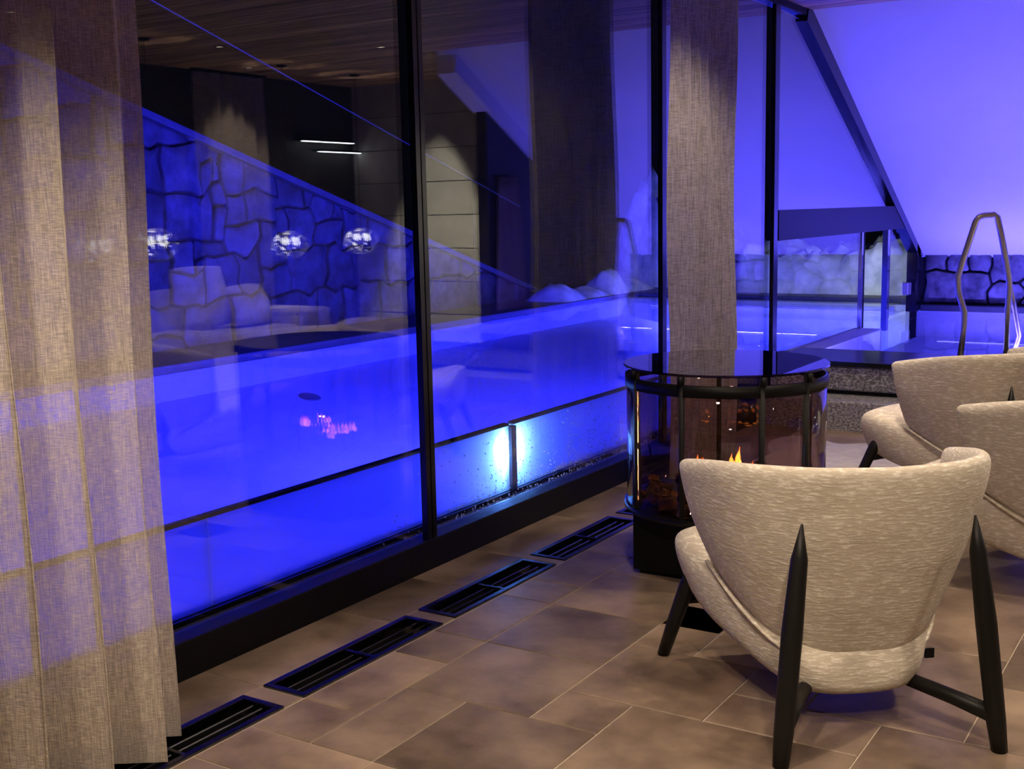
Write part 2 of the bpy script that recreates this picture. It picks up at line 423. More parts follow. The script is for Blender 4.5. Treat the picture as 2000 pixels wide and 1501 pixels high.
for (i, j, a, b) in tiles:
    x0, x1 = TX0 + i * U, TX0 + (i + a) * U
    y0, y1 = TY0 + j * U, TY0 + (j + b) * U
    rr = [(max(x0, GX + .002), min(x1, XR), y0, min(y1, 10.6))]
    if rr[0][1] - rr[0][0] < .01 or rr[0][3] - rr[0][2] < .01: continue
    for c in CUTS: rr = rect_sub(rr, c)
    rr = rect_sub(rr, (GX - .2, XP, 7.65, 11))
    near = x1 < -.05 * y0 + .35 and y1 > 1.75 and y0 < 7.7
    if not rr: continue
    if not near:
        for q in rr: tile_mesh(far_tiles, *q)
        continue
    whole = len(rr) == 1 and abs(rr[0][0] - x0) < 1e-6 and abs(rr[0][1] - x1) < 1e-6 and abs(rr[0][2] - y0) < 1e-6 and abs(rr[0][3] - y1) < 1e-6
    if whole and (a, b) in shared:
        inst('floor_tile', shared[(a, b)], floor, (x0, y0, 0))
    else:
        mb = MB()
        for q in rr: tile_mesh(mb, q[0] - x0, q[1] - x0, q[2] - y0, q[3] - y0)
        if not mb.v: continue
        o = mb.obj('floor_tile', M_TILE, floor, loc=(x0, y0, 0))
        if whole: shared[(a, b)] = o.data
    count += 1
ft = far_tiles.obj('floor_tile_field', M_TILE, floor); ft['kind'] = 'stuff'

# ------------------------------------------------------------------ walls and ceilings of the lounge
def wall(name, mb, mat, label): return structure(mb.obj(name, mat), label, 'wall')
wall('wall_right', MB().box(XR, XR + .15, -1.65, 10.75, -.1, ZC + .1), M_DARKWALL, 'dark side wall of the lounge opposite the glass front')
wall('wall_back', MB().box(GX - .1, XR + .15, -1.65, -1.5, -.1, ZC + .1), M_DARKWALL, 'dark end wall of the lounge behind the seating')
tw = wall('wall_shower', MB().box(XP, XR, 10.62, 10.75, -.1, ZC + .1), M_DARKWALL, 'concrete panelled wall lit by a ceiling spot')
pw_, ph_ = .88, .362
for i in range(3):
    for j in range(8):
        x0 = XP + .01 + i * pw_; z0 = j * ph_
        MB().box(x0 + .002, min(x0 + pw_ - .002, XR), 10.6, 10.62, z0 + .003, min(z0 + ph_ - .003, ZC)).obj('concrete_panel', M_CONC, tw, bevel=.003)
# cheek wall: opening, dark panel, white part
ck = wall('wall_cheek', MB().prism([(10.2, -.1), (YEND + .3, -.1), (YEND + .3, .6), (YEND, zslope(YEND) + .1), (10.2, zslope(10.2) + .1)], 'x', XP, XP + .12),
          M_WHITE, 'white wall on the far side of the indoor pool')
wall('wall_partition', MB().prism([(9.35, 0), (10.2, 0), (10.2, zslope(10.2) - .02), (9.35, zslope(9.35) - .02)], 'x', XP, XP + .12), M_DARKWALL,
     'dark brown partition beside the indoor pool')
structure(MB().prism([(8.80, zslope(8.80) - .16), (10.3, zslope(10.3) - .16), (10.3, zslope(10.3) + .05), (8.80, zslope(8.80) + .05)], 'x', XP - .05, XP + .15).obj('trim_1', M_WHITE),
          'white raking beam along the edge of the sloping ceiling', 'trim')
ceil = structure(MB().box(GX - .12, XR, -1.5, YS, ZC + .02, ZC + .12).box(XP + .12, XR, YS, 10.62, ZC + .02, ZC + .12).obj('ceiling', M_DARKWALL),
                 'ceiling of dark brown wooden planks', 'ceiling')
pl = MB(); k = 0
y = -1.5
PW = .165
pm1 = None; pm2 = None
while y < 10.6:
    full = y + PW <= YS + .02
    x0 = GX - .02 if full else XP + .16
    ln = XR - x0
    if full and pm1: inst('ceiling_plank', pm1, ceil, (x0, y, ZC))
    elif not full and pm2: inst('ceiling_plank', pm2, ceil, (x0, y, ZC))
    else:
        o = MB().box(0, ln, .002, PW - .002, 0, .02).obj('ceiling_plank', M_WOOD, ceil, loc=(x0, y, ZC))
        if full: pm1 = o.data
        else: pm2 = o.data
    y += PW
structure(MB().prism([(YS, ZC), (YEND + .35, zslope(YEND + .35)), (YEND + .35, zslope(YEND + .35) + .15), (YS, ZC + .15)], 'x', GX - .1, XP + .12).obj('ceiling_sloped', M_WHITE),
          'white sloping ceiling above the indoor pool, washed with blue light', 'ceiling')

# ------------------------------------------------------------------ the glass front
def pane(parent, name, poly, x=GX - .035, t=.012, mat=None):
    return MB().prism(poly, 'x', x, x - t).obj(name, mat or M_GLASS, parent)
win = structure(empty('window_1', (0, 0, 0)), 'floor to ceiling glass front in black metal frames facing the outdoor pool', 'window')
SILL = .125
XO = GX - .09
MB().box(XO, GX, -1.5, 8.09, -.1, SILL).obj('base_rail', M_BLACK, win, bevel=.004)
MB().box(XO - .03, GX - .06, -1.5, 8.09, SILL - .035, SILL - .012).obj('sill_bead', M_BLACKG, win, bevel=.002)
MB().box(XO, GX, -1.5, 8.70, ZC - .05, ZC + .02).obj('head_rail', M_BLACK, win, bevel=.004)
MUL = [(.9, .98), (3.870, 3.934), (6.180, 6.240), (8.0, 8.09)]
XM = GX - .03
for a, b in MUL:
    if b < 4:
        mid = (a + b) / 2
        MB().box(XM, GX, a, mid - .004, SILL, ZC - .05).box(XM, GX - .012, mid - .004, mid + .004, SILL, ZC - .05).box(XM, GX, mid + .004, b, SILL, ZC - .05).obj('mullion', M_BLACKG, win)
    else:
        MB().box(XM, GX, a, b, SILL if b < 8 else .1, ZC - .05).obj('mullion', M_BLACKG, win, bevel=.004)
prev = -1.5
for a, b in MUL:
    pane(win, 'pane', [(prev, SILL - .01), (a + .004, SILL - .01), (a + .004, ZC - .04), (prev, ZC - .04)])
    prev = b - .004
# gable part with raking beam, transom, door leaf
win2 = structure(empty('window_2', (0, 8.0, 0)), 'trapezoid glazing under the roof slope with a dark transom and a swim through below', 'window')
off = -8.0
def P(y, z): return (y + off, z)
def pr(name, poly, x0, x1, mat, bevel=0.0): return MB().prism([P(*q) for q in poly], 'x', x0, x1).obj(name, mat, win2, bevel=bevel)
bw = .15
pr('raking_beam', [(8.66, ZC + .04), (8.80, ZC + .02), (12.27, zslope(12.27) + .02), (12.30, .95), (12.17, .93), (8.62, ZC - .09)], XO, GX + .01, M_BLACKG)
pr('transom', [(8.09, 1.237), (11.70, 1.237), (11.40, 1.451), (8.09, 1.451)], XO, GX + .005, M_BLACK)
pr('end_post', [(12.06, .40), (12.2, .40), (12.2, 1.05), (12.06, 1.10)], XO, GX + .01, M_BLACKG)
pane(win2, 'pane', [P(8.085, 1.44), P(11.40, 1.44), P(8.80, ZC - .09), P(8.085, ZC - .05)])
pane(win2, 'pane', [P(8.085, .405), P(10.30, .405), P(10.30, 1.245), P(8.085, 1.245)], mat=M_PANE)
MB().box(GX - .055, GX - .025, 10.26 + off, 10.315 + off, .405, 1.24).obj('pane_edge', M_EDGE, win2)
MB().box(GX - .055, GX - .02, 10.318 + off, 10.33 + off, .405, 1.24).obj('seal_strip', M_BLACK, win2)
pane(win2, 'door_pane', [P(11.15, .42), P(12.06, .42), P(12.06, 1.10), P(11.85, 1.235), P(11.15, 1.235)], x=GX - .06, mat=M_PANE)
MB().box(GX - .085, GX - .035, 11.13 + off, 11.20 + off, .30, 1.235).obj('door_edge', M_EDGE, win2)
MB().box(GX - .085, GX - .035, 11.20 + off, 11.215 + off, .41, 1.235).obj('door_seal', M_BLACK, win2)
MB().box(GX - .075, GX - .02, 11.85 + off, 11.98 + off, .58, .70).obj('door_lock', M_STEEL, win2, bevel=.006)

# ------------------------------------------------------------------ masonry
def clip(poly, a, b, c):
    """keep a*x+b*y<=c"""
    out = []
    for i in range(len(poly)):
        p, q = poly[i], poly[(i + 1) % len(poly)]
        dp, dq = a * p[0] + b * p[1] - c, a * q[0] + b * q[1] - c
        if dp <= 0: out.append(p)
        if (dp < 0) != (dq < 0) and dp != dq:
            t = dp / (dp - dq); out.append((p[0] + (q[0] - p[0]) * t, p[1] + (q[1] - p[1]) * t))
    return out
def masonry(parent, s0, s1, z0, z1, cell, to3d, normal, seed, mat, line=None, wob=.42, depth=.045, maxn=300, sizes=None):
    rg = random.Random(seed)
    nx, nz = int(math.ceil((s1 - s0) / cell)), int(math.ceil((z1 - z0) / cell))
    def V(i, j):
        k = Vector((i * 1.7 + seed * 9.1, j * 1.7 + 3.3, seed))
        dx = noise.noise(k) * cell * wob * 1.6; dz = noise.noise(k + Vector((31, 7, 5))) * cell * wob * 1.6
        return (s0 + i * cell + dx, z0 + j * cell + (dz if j > 0 else 0))
    used = set(); n = 0
    sizes = sizes or [(3, 2), (2, 2), (3, 3), (2, 3), (2, 1), (1, 1), (1, 2), (4, 3), (3, 1), (1, 1), (2, 1), (2, 2), (1, 2)]
    for j in range(nz):
        for i in range(nx):
            if (i, j) in used: continue
            cand = sorted(sizes, key=lambda s: -(s[0] * s[1]) ** .45 * rg.uniform(.1, 1.2)) + [(1, 1)]
            for a, b in cand:
                if i + a <= nx and j + b <= nz and all((i + p, j + q) not in used for p in range(a) for q in range(b)): break
            for p in range(a):
                for q in range(b): used.add((i + p, j + q))
            poly = [V(i + p, j) for p in range(a)] + [V(i + a, j + q) for q in range(b)] + [V(i + a - p, j + b) for p in range(a)] + [V(i, j + b - q) for q in range(b)]
            if line: poly = clip(poly, *line)
            if len(poly) < 3: continue
            cx = sum(p[0] for p in poly) / len(poly); cz = sum(p[1] for p in poly) / len(poly)
            w_ = max(p[0] for p in poly) - min(p[0] for p in poly); h_ = max(p[1] for p in poly) - min(p[1] for p in poly)
            if w_ < .05 or h_ < .05: continue
            tilt = rg.uniform(-.18, .18)
            # soften the corners of the outline
            soft = []
            for q in range(len(poly)):
                p0, p1 = poly[q], poly[(q + 1) % len(poly)]
                soft.append((p0[0] * .87 + p1[0] * .13, p0[1] * .87 + p1[1] * .13)); soft.append((p0[0] * .13 + p1[0] * .87, p0[1] * .13 + p1[1] * .87))
            m = len(soft)
            def ring(g, d):
                r_ = []
                for (x, z) in soft:
                    dx, dz = x - cx, z - cz; ll = math.hypot(dx, dz) or 1
                    kk = max(.3, (ll - g) / ll)
                    r_.append((cx + dx * kk, cz + dz * kk, d))
                return r_
            dd = depth * rg.uniform(.6, 1.25)
            vs = ring(.012, -.02) + ring(.013, dd * .75) + ring(.024, dd * .98) + ring(max(.05, .3 * min(w_, h_)), dd * 1.03)
            fs = []
            for t in range(3):
                for q in range(m): fs.append((t * m + q, t * m + (q + 1) % m, (t + 1) * m + (q + 1) % m, (t + 1) * m + q))
            fs.append(tuple(3 * m + q for q in range(m)))
            o3 = to3d(cx, cz, 0)
            vv = [to3d(x, z, d) - o3 for x, z, d in vs]
            mesh_obj('stone', vv, fs, mat, parent, True, o3)
            n += 1
            if n >= maxn: return n
    return n

# outdoor retaining wall with sloping coping
WX = -7.50
def zcop(y): return 2.307 - .306 * (y - 6.503)
rw = structure(MB().prism([(3.2, 0), (12.4, 0), (12.4, zcop(12.4) - .05), (3.2, zcop(3.2) - .05)], 'x', WX, WX - .5).obj('wall_retaining', M_MORTAR),
               'outdoor dry stone retaining wall with a raking coping beyond the pool', 'wall')
masonry(rw, 3.4, 12.3, .40, 3.2, .128, lambda s, z, d: Vector((WX + d, s, z)), None, 4, M_STONE, line=(.306, 1.0, 2.307 + .306 * 6.503 - .05), depth=.05)
MB().prism([(3.2, zcop(3.2) - .06), (12.45, zcop(12.45) - .06), (12.45, zcop(12.45)), (3.2, zcop(3.2))], 'x', WX + .09, WX - .55).obj('coping', M_COPING, rw, bevel=.006)
hr = tag(empty('handrail', (WX - .1, 6.0, zcop(6.0))), 'thin steel handrail running above the raking coping of the stone wall', 'handrail')
def hp(y, dz): return (0, y - 6.0, zcop(y) + dz - zcop(6.0))
MB().tube([hp(3.4, .96), hp(12.2, .96)], .007, 8).obj('rail', principled('dark_steel', (.07, .07, .08), .45), hr, True)
for yy in (3.9, 11.2): MB().tube([hp(yy, -.01), hp(yy, .96)], .008, 8).obj('post', M_BLACK, hr, True)

# indoor stone wall beyond the pool
iw = structure(MB().box(GX - .12, XP + .12, YEND + .04, YEND + .45, -.4, zslope(YEND) + .02).obj('wall_far', M_MORTAR), 'low natural stone wall behind the indoor pool', 'wall')
masonry(iw, GX + .02, XP, .47, .965, .105, lambda s, z, d: Vector((s, YEND + .04 - d, z)), None, 11, M_STONE2, depth=.045, sizes=[(2, 2), (3, 2), (2, 1), (1, 1), (1, 2), (3, 3), (2, 2)])
MB().box(GX + .02, XP, YEND - .12, YEND + .04, .40, .46).obj('ledge', M_DECK, iw, bevel=.006)

# ------------------------------------------------------------------ outdoor pool
WEIR = -3.28
FARX = -6.68
PY0, PY1 = .4, 13.3
pool = structure(MB().prism([(WEIR, -.55), (-3.8, -.55), (FARX, .165), (FARX, -.8), (WEIR, -.8)], 'y', PY0, PY1).obj('floor_pool', M_POOL),
                 'pale liner floor of the outdoor pool under blue lit water', 'pool floor')
structure(MB().box(FARX - .08, FARX, PY0, PY1 + .2, -.8, .36).obj('wall_pool', M_POOL), 'pale far side wall of the outdoor pool below the waterline', 'pool wall')
structure(MB().box(FARX, GX - .1, PY1, PY1 + .2, -.8, .36).obj('wall_pool_end', M_POOL), 'pale end wall of the outdoor pool below the snow bank', 'pool wall')
structure(MB().box(FARX, GX - .1, PY0 - .2, PY0, -.8, .36).obj('wall_pool_near', M_POOL), 'pale near end wall of the outdoor pool behind the sheer curtain', 'pool wall')
structure(MB().box(WX - .5, FARX - .0, PY0 - .2, 16.5, .36, .425).box(FARX, GX - .1, PY1 + .02, 16.5, .36, .425).obj('floor_deck', M_DECK, bevel=.006), 'dark wet stone deck around the outdoor pool', 'deck')
structure(MB().box(WEIR, WEIR + .03, PY0, 8.2, -.8, .03).obj('wall_pool_weir', M_POOL), 'pale pool wall below the acrylic overflow', 'pool wall')
structure(MB().box(-14, GX - .1, -3, 18, -.95, -.81).obj('floor_ground', M_DECK), 'dark ground outside below the pool', 'ground')
# trough between glass front and acrylic
tr_ = structure(MB().box(WEIR + .03, XO, -1.5, 8.2, -.3, .015).obj('floor_trough', M_DECK), 'dark overflow trough outside the glass front', 'trough')
for i in range(14):
    y0 = -.4 + i * .6
    MB().box(WEIR + .035, XO - .035, y0 + .004, y0 + .596, .015, .03).obj('trough_slab', M_COPING, tr_, bevel=.003)
MB().box(WEIR + .03, WEIR + .06, -.4, 8.2, .015, .05).obj('trough_edge', M_BLACKG, tr_)
ac = tag(empty('acrylic_pool_wall', (WEIR, 2.0, .03)), 'clear acrylic overflow wall glowing blue between trough and pool', 'pool wall')
for a, b in ((.42, 2.98), (2.985, 5.068), (5.112, 8.15)):
    MB().box(0, .03, a - 2, b - 2, .02, .358).obj('acrylic_panel', M_ACRYL, ac)
    MB().box(-.005, .034, a - 2, b - 2, .358, .372).obj('overflow_lip', M_BLACKG, ac, bevel=.003)
MB().box(.002, .05, 3.066, 3.114, .0, .355).obj('seam_post', principled('seam_grey', (.05, .06, .10), .4), ac, bevel=.004)
MB().box(-.01, .045, -1.58, 6.15, .0, .02).obj('foot_rail', M_BLACKG, ac)
tag(MB().box(FARX, WEIR, PY0, PY1, ZW - .004, ZW).obj('pool_water', M_WATER), 'still blue lit water of the outdoor pool', 'water', kind='stuff')
# droplets of splash on the acrylic and glass
rd = random.Random(5); dm = MB()
def octa(c, r):
    x, y, z = c
    dm.add([(x + r, y, z), (x - r, y, z), (x, y + r, z), (x, y - r, z), (x, y, z + r * 1.2), (x, y, z - r * 1.2)],
           [(0, 2, 4), (2, 1, 4), (1, 3, 4), (3, 0, 4), (2, 0, 5), (1, 2, 5), (3, 1, 5), (0, 3, 5)])
for _ in range(900):
    y = rd.triangular(3.9, 7.4, 5.9); z = .06 + .31 * rd.random() ** 2.4
    octa((WEIR + .0345, y, z), rd.uniform(.002, .0055))
for _ in range(800):
    y = rd.triangular(3.6, 7.6, 6.0); z = .032 + abs(rd.gauss(0, .012))
    octa((rd.uniform(WEIR + .05, XO - .05), y, z), rd.uniform(.002, .006))
tag(dm.obj('water_droplets', M_DROP), 'splash droplets glinting on the acrylic wall and trough', 'droplets', kind='stuff')

# underwater lamps
def point(name, loc, energy, col, r=.04, parent=None):
    d = bpy.data.lights.new(name, 'POINT'); d.energy = energy; d.color = col; d.shadow_soft_size = r
    o = bpy.data.objects.new(name, d); COL.objects.link(o); o.location = loc
    if parent: o.parent = parent
    return o
def spot(name, loc, target, energy, col, angle, blend=.6, r=.03, parent=None):
    d = bpy.data.lights.new(name, 'SPOT'); d.energy = energy; d.color = col; d.spot_size = R(angle); d.spot_blend = blend; d.shadow_soft_size = r
    o = bpy.data.objects.new(name, d); COL.objects.link(o); o.location = loc
    v = Vector(target) - Vector(loc) if not parent else Vector(target)
    o.rotation_euler = v.to_track_quat('-Z', 'Y').to_euler()
    if parent: o.parent = parent
    return o
def pool_lamp(loc, nrm, energy, label, group=None, col=BLUE, lens=True):
    n = Vector(nrm)
    e = tag(empty('underwater_lamp', loc), label, 'pool lamp', group)
    e.rotation_euler = n.to_track_quat('Z', 'Y').to_euler()
    MB().lathe([(.055, 0), (.055, .012), (.042, .016)], 20).obj('lamp_ring', M_STEEL, e, True)
    MB().lathe([(.038, .014), (.036, .019), (.01, .022)], 20).obj('lens', M_BLUEGLOW, e, True)
    point('lamp_light', (0, 0, .07), energy, col, .03, e)
    return e
def area(name, loc, target, sx, sy, energy, col, parent):
    d = bpy.data.lights.new(name, 'AREA'); d.shape = 'RECTANGLE'; d.size = sx; d.size_y = sy; d.energy = energy; d.color = col
    o = bpy.data.objects.new(name, d); COL.objects.link(o); o.location = loc
    o.rotation_euler = Vector(target).to_track_quat('-Z', 'Y').to_euler()
    o.parent = parent
    return o
M_STRIP = emission('blue_led', (.06, .06, 1.0), 12)
def pool_floor_z(x): return -.55 + (.715 / 2.88) * max(0, -3.8 - x)
def pool_strip(y0, y1, label, power):
    e = tag(empty('underwater_light_strip', (WEIR, (y0 + y1) / 2, -.14)), label, 'light strip', 'underwater light strips of the outdoor pool')
    h = (y1 - y0) / 2
    MB().box(-.03, 0, -h, h, -.03, .03).obj('housing', M_STEEL, e, bevel=.004)
    MB().box(-.034, -.03, -h + .02, h - .02, -.02, .02).obj('diffuser', M_STRIP, e)
    o = area('strip_light', (-.05, 0, 0), (-1, 0, -.18), .05, 2 * h - .06, power, BLUE, e)
    o.rotation_euler = (Matrix.Rotation(0, 3, 'Z') @ Vector((-1, 0, -.18)).to_track_quat('-Z', 'Y').to_matrix()).to_euler()
    return e
pool_strip(.6, 4.3, 'blue light strip under water at the foot of the acrylic wall, near the sheer curtain', P_POOL_OUT * .42)
pool_strip(4.4, 8.1, 'blue light strip under water at the foot of the acrylic wall, near the fireplace', P_POOL_OUT * 1.0)
div = tag(empty('underwater_light_strip', (GX - .098, 9.3, .05)), 'added blue light strip under water on the divider below the fixed pane', 'light strip', 'underwater light strips of the outdoor pool')  # extra strip, added to brighten the pool floor past the weir
MB().box(-.03, 0, -.95, .95, -.03, .03).obj('housing', M_STEEL, div, bevel=.004)
MB().box(-.034, -.03, -.93, .93, -.02, .02).obj('diffuser', M_STRIP, div)
area('strip_light', (-.05, 0, 0), (-1, 0, -.12), .05, 1.84, P_POOL_OUT * .4, BLUE, div)
en = tag(empty('underwater_light_strip', (-4.9, PY1 - .001, .31)), 'added blue light strip under water on the end wall below the snow bank', 'light strip', 'underwater light strips of the outdoor pool')  # added fill strip for the far pool, diffuser turned down out of view
MB().box(-1.5, 1.5, -.03, 0, -.03, .03).obj('housing', M_STEEL, en, bevel=.004)
MB().box(-1.48, 1.48, -.026, -.004, -.034, -.03).obj('diffuser', M_STRIP, en)
area('strip_light', (0, -.05, -.05), (0, -1, -.6), 2.9, .05, P_POOL_OUT * .22, BLUE, en)
def drain(px, py, lab):
    d = ray(px, py); lo_, hi_ = 4.0, 14.0
    for _ in range(60):
        t = (lo_ + hi_) / 2; p = Vector((0, 0, CAM_H)) + d * t
        if p.z > pool_floor_z(p.x): lo_ = t
        else: hi_ = t
    o = MB().lathe([(.09, 0), (.09, .006), (.075, .010)], 24).obj('pool_drain', principled('drain_grey', (.10, .10, .12), .5), None, True, loc=(p.x, p.y, pool_floor_z(p.x) - .001), rot=(0, math.atan(.715 / 2.88), 0))
    return tag(o, lab, 'drain', 'drain covers in the outdoor pool floor')
drain(605, 775, 'round dark drain cover in the pool floor nearer the acrylic wall')
drain(1585, 619, 'round dark drain cover in the pool floor nearer the snow bank')
# bright lamp on the seam post, facing the room
sl = tag(empty('splash_lamp', (WEIR - .055, 5.09, .25)), 'bright cyan white lamp behind the seam post of the acrylic wall', 'pool lamp')
sl.rotation_euler = (0, R(90), 0)
MB().lathe([(.085, 0), (.085, .012), (.078, .016)], 24).obj('lamp_ring', M_STEEL, sl, True)
MB().lathe([(.076, .012), (.06, .02), (.012, .026)], 24).obj('lens', emission('cyan_lens', (.35, .8, 1.0), 160), sl, True)
MB().tube([(.0, 0, .006), (.36, 0, .006)], .010, 8).obj('stem', M_STEEL, sl, True)
point('lamp_light', (0, 0, .04), 75, (.13, .34, 1.0), .012, sl)

# snow outside
def snow(name, x0, x1, y0, y1, zb, hfun, label, res=.06, group=None):
    nx, ny = max(2, int((x1 - x0) / res)), max(2, int((y1 - y0) / res))
    v = []; f = []
    for j in range(ny + 1):
        for i in range(nx + 1):
            x = x0 + (x1 - x0) * i / nx; y = y0 + (y1 - y0) * j / ny
            e = min(1, min(i, nx - i, j, ny - j) / 2.5)
            h = hfun(x, y) * math.sqrt(max(0, e)) if e > 0 else 0
            h *= 1 + .35 * noise.noise(Vector((x * 2.3, y * 2.3, 1))) + .30 * noise.noise(Vector((x * 6, y * 6, 4))) + .22 * noise.noise(Vector((x * 13, y * 13, 9)))
            v.append((x, y, zb + max(h, 0.0) - (.005 if e == 0 else 0)))
    k = len(v)
    for j in range(ny):
        for i in range(nx):
            a = j * (nx + 1) + i; f.append((a, a + 1, a + nx + 2, a + nx + 1))
    v.append(((x0 + x1) / 2, (y0 + y1) / 2, zb - .02))
    return tag(mesh_obj(name, v, f, M_SNOW, None, True), label, 'snow', group)
snow('snow_bank', -5.5, -3.0, 13.75, 15.6, .42, lambda x, y: .50 + .07 * math.sin(x * 3.1) + .06 * noise.noise(Vector((x * 4, y * 4, 0))), 'long grey white snow bank behind the far end of the outdoor pool')
snow('snow_mound', -7.42, -5.55, 14.3, 16.0, .42, lambda x, y: max(.05, 1.42 - .66 * (x + 7.2)), 'tall snow mound past the end of the stone wall', .10)
for i, (x, y, s_, hh) in enumerate(((-6.98, 12.0, .42, .17), (-6.98, 12.62, .40, .12), (-6.98, 13.2, .40, .27), (-6.98, 13.8, .42, .15))):
    snow('snow_lump', x - s_ * .69, x + s_ * .69, y - s_ * .69, y + s_ * .69, .42, lambda xx, yy, x=x, y=y, s_=s_, hh=hh: hh * max(0, 1 - ((xx - x) ** 2 + (yy - y) ** 2) / (s_ * s_)),
         ['small lump of snow beside the low end of the stone wall', 'flattest lump of snow on the dark pool deck', 'tallest lump of snow on the dark pool deck', 'small lump of snow beside the tall snow mound'][i], .05, 'snow lumps on the pool deck')
gs = tag(empty('eave_spotlight', (XO - .002, 11.75, 1.16), 0), 'small black spotlight fixed outside on the raking beam, washing the snow', 'spotlight')
MB().box(-.02, 0, -.03, .03, -.03, .03).obj('bracket', M_BLACK, gs, bevel=.003)
MB().tube([(-.02, 0, 0), (-.06, .05, -.005)], [.02, .028], 14).obj('lamp_head', M_BLACK, gs, True)
spot('spot_light', (-.075, .07, -.01), (-.35, .9, -.05), 75, (.90, 1.0, .95), 125, .9, .04, gs)
spot('side_light', (-.09, .04, -.01), (-.95, .24, -.13), 60, (.92, 1.0, 1.0), 50, .9, .04, gs)

# ------------------------------------------------------------------ indoor pool
st = structure(empty('steps', (0, 7.65, 0)), 'grey granite steps up to the indoor pool with a polished black ledge', 'steps')
MB().box(GX + .01, XP, 0, .34, -.1, .195).obj('step', M_GRANITE, st, bevel=.012)
MB().box(GX + .01, XP, .275, .60, .225, .392).obj('step', M_GRANITE, st, bevel=.012)
MB().box(GX + .01, XP, .32, .60, .195, .225).obj('painted_shadow_strip', M_PIT, st)  # black strip painted in for the overhang shadow between the risers
MB().box(GX + .01, XP, .255, .95, .392, .425).obj('ledge', M_BLACKG, st, bevel=.006)
PYI = 8.60
structure(MB().box(GX + .01, XP, 8.25, PYI, -.3, .392).obj('wall_pool_front', M_DECK), 'dark pool wall behind the granite steps', 'pool wall')
structure(MB().box(GX, XP, PYI + .0, YEND, -.3, .14).obj('floor_indoor_pool', M_POOL), 'pale floor of the indoor pool', 'pool floor')
structure(MB().box(GX - .02, XP, YEND - .08, YEND + .04, .14, .405).obj('wall_indoor_pool', M_POOL), 'pale back wall of the indoor pool at the waterline', 'pool wall')
structure(MB().box(GX - .09, GX + .14, 8.1, 10.32, -.3, .404).obj('wall_divider', M_POOL), 'underwater divider between the indoor and the outdoor pool', 'pool wall')
structure(MB().box(WEIR, GX - .1, 8.15, 8.3, -.3, .41).box(GX - .1, GX + .01, 8.0, 8.47, -.3, .41).obj('wall_pool_corner', M_DECK), 'dark wall closing the overflow trough beside the pool steps', 'pool wall')
tag(MB().box(GX + .14, XP, PYI + .034, YEND - .085, ZW - .004, ZW).box(WEIR, GX + .14, 10.33, YEND - .085, ZW - .004, ZW).box(WEIR, GX - .095, 8.31, 10.33, ZW - .004, ZW).obj('indoor_pool_water', M_WATER), 'still blue lit water of the indoor pool below the stone wall', 'water', kind='stuff')
ls = tag(empty('underwater_light_strip', (-1.25, PYI, .385)), 'blue white light strip along the front edge of the indoor pool', 'light strip')
MB().box(-1.43, 1.50, .0, .03, -.05, .012).obj('housing', M_STEEL, ls)
MB().box(-1.42, 1.49, .004, .026, .012, .020).obj('diffuser', emission('led_edge', (.40, .36, 1.0), 7), ls)
o = area('strip_light', (0, .04, -.03), (0, 1, .28), 2.8, .05, P_POOL_IN, BLUE_IN, ls)
ls2 = tag(empty('underwater_light_strip', (-1.3, YEND - .6, .14)), 'blue light strip in the indoor pool floor below the stone wall', 'light strip')
MB().box(-1.3, 1.5, -.02, .02, 0, .014).obj('housing', M_STEEL, ls2)
MB().box(-1.29, 1.49, -.014, .014, .014, .018).obj('diffuser', M_STRIP, ls2)
o = area('strip_light', (.1, 0, .03), (0, .05, 1), 2.7, .05, P_POOL_IN * .8, BLUE_IN, ls2)
structure(MB().box(XP - .02, XP + .12, PYI, 10.2, -.3, .42).obj('wall_pool_side', M_POOL), 'pale side wall of the indoor pool below the partition', 'pool wall')
# pool ladder handrail
lad = tag(empty('pool_handrail', (-1.6, 8.4, .425)), 'brushed steel handrail bent to a peak at the pool steps', 'handrail')
lo = Vector((-1.6, 8.4, .425))
pts = [(1875, 700, 8.36), (1883, 640, 8.37), (1884, 610, 8.37), (1872, 570, 8.38), (1871, 540, 8.38), (1882, 505, 8.39), (1906, 432, 8.41), (1912, 424, 8.42), (1920, 421, 8.43), (1942, 419, 8.46), (1948, 423, 8.47), (1958, 470, 8.49), (1970, 540, 8.52), (1972, 560, 8.53), (1969, 600, 8.54), (1964, 720, 8.56)]
pp = [on_y(a, b, c) - lo for a, b, c in pts]
pp[0].z = 0.0
pp[-1].z = max(pp[-1].z, -.2)
MB().tube(pp, .021, 12).obj('tube', M_STEEL, lad, True)
pts = [(1970, 545, 8.52), (1981, 600, 8.62), (1991, 655, 8.7), (1986, 672, 8.72), (1977, 700, 8.74)]
MB().tube([on_y(a, b, c) - lo for a, b, c in pts], .017, 12).obj('brace', M_STEEL, lad, True)
MB().lathe([(.04, 0), (.04, .008), (.024, .012)], 16, (pp[0].x, pp[0].y)).obj('foot_plate', M_STEEL, lad, True)

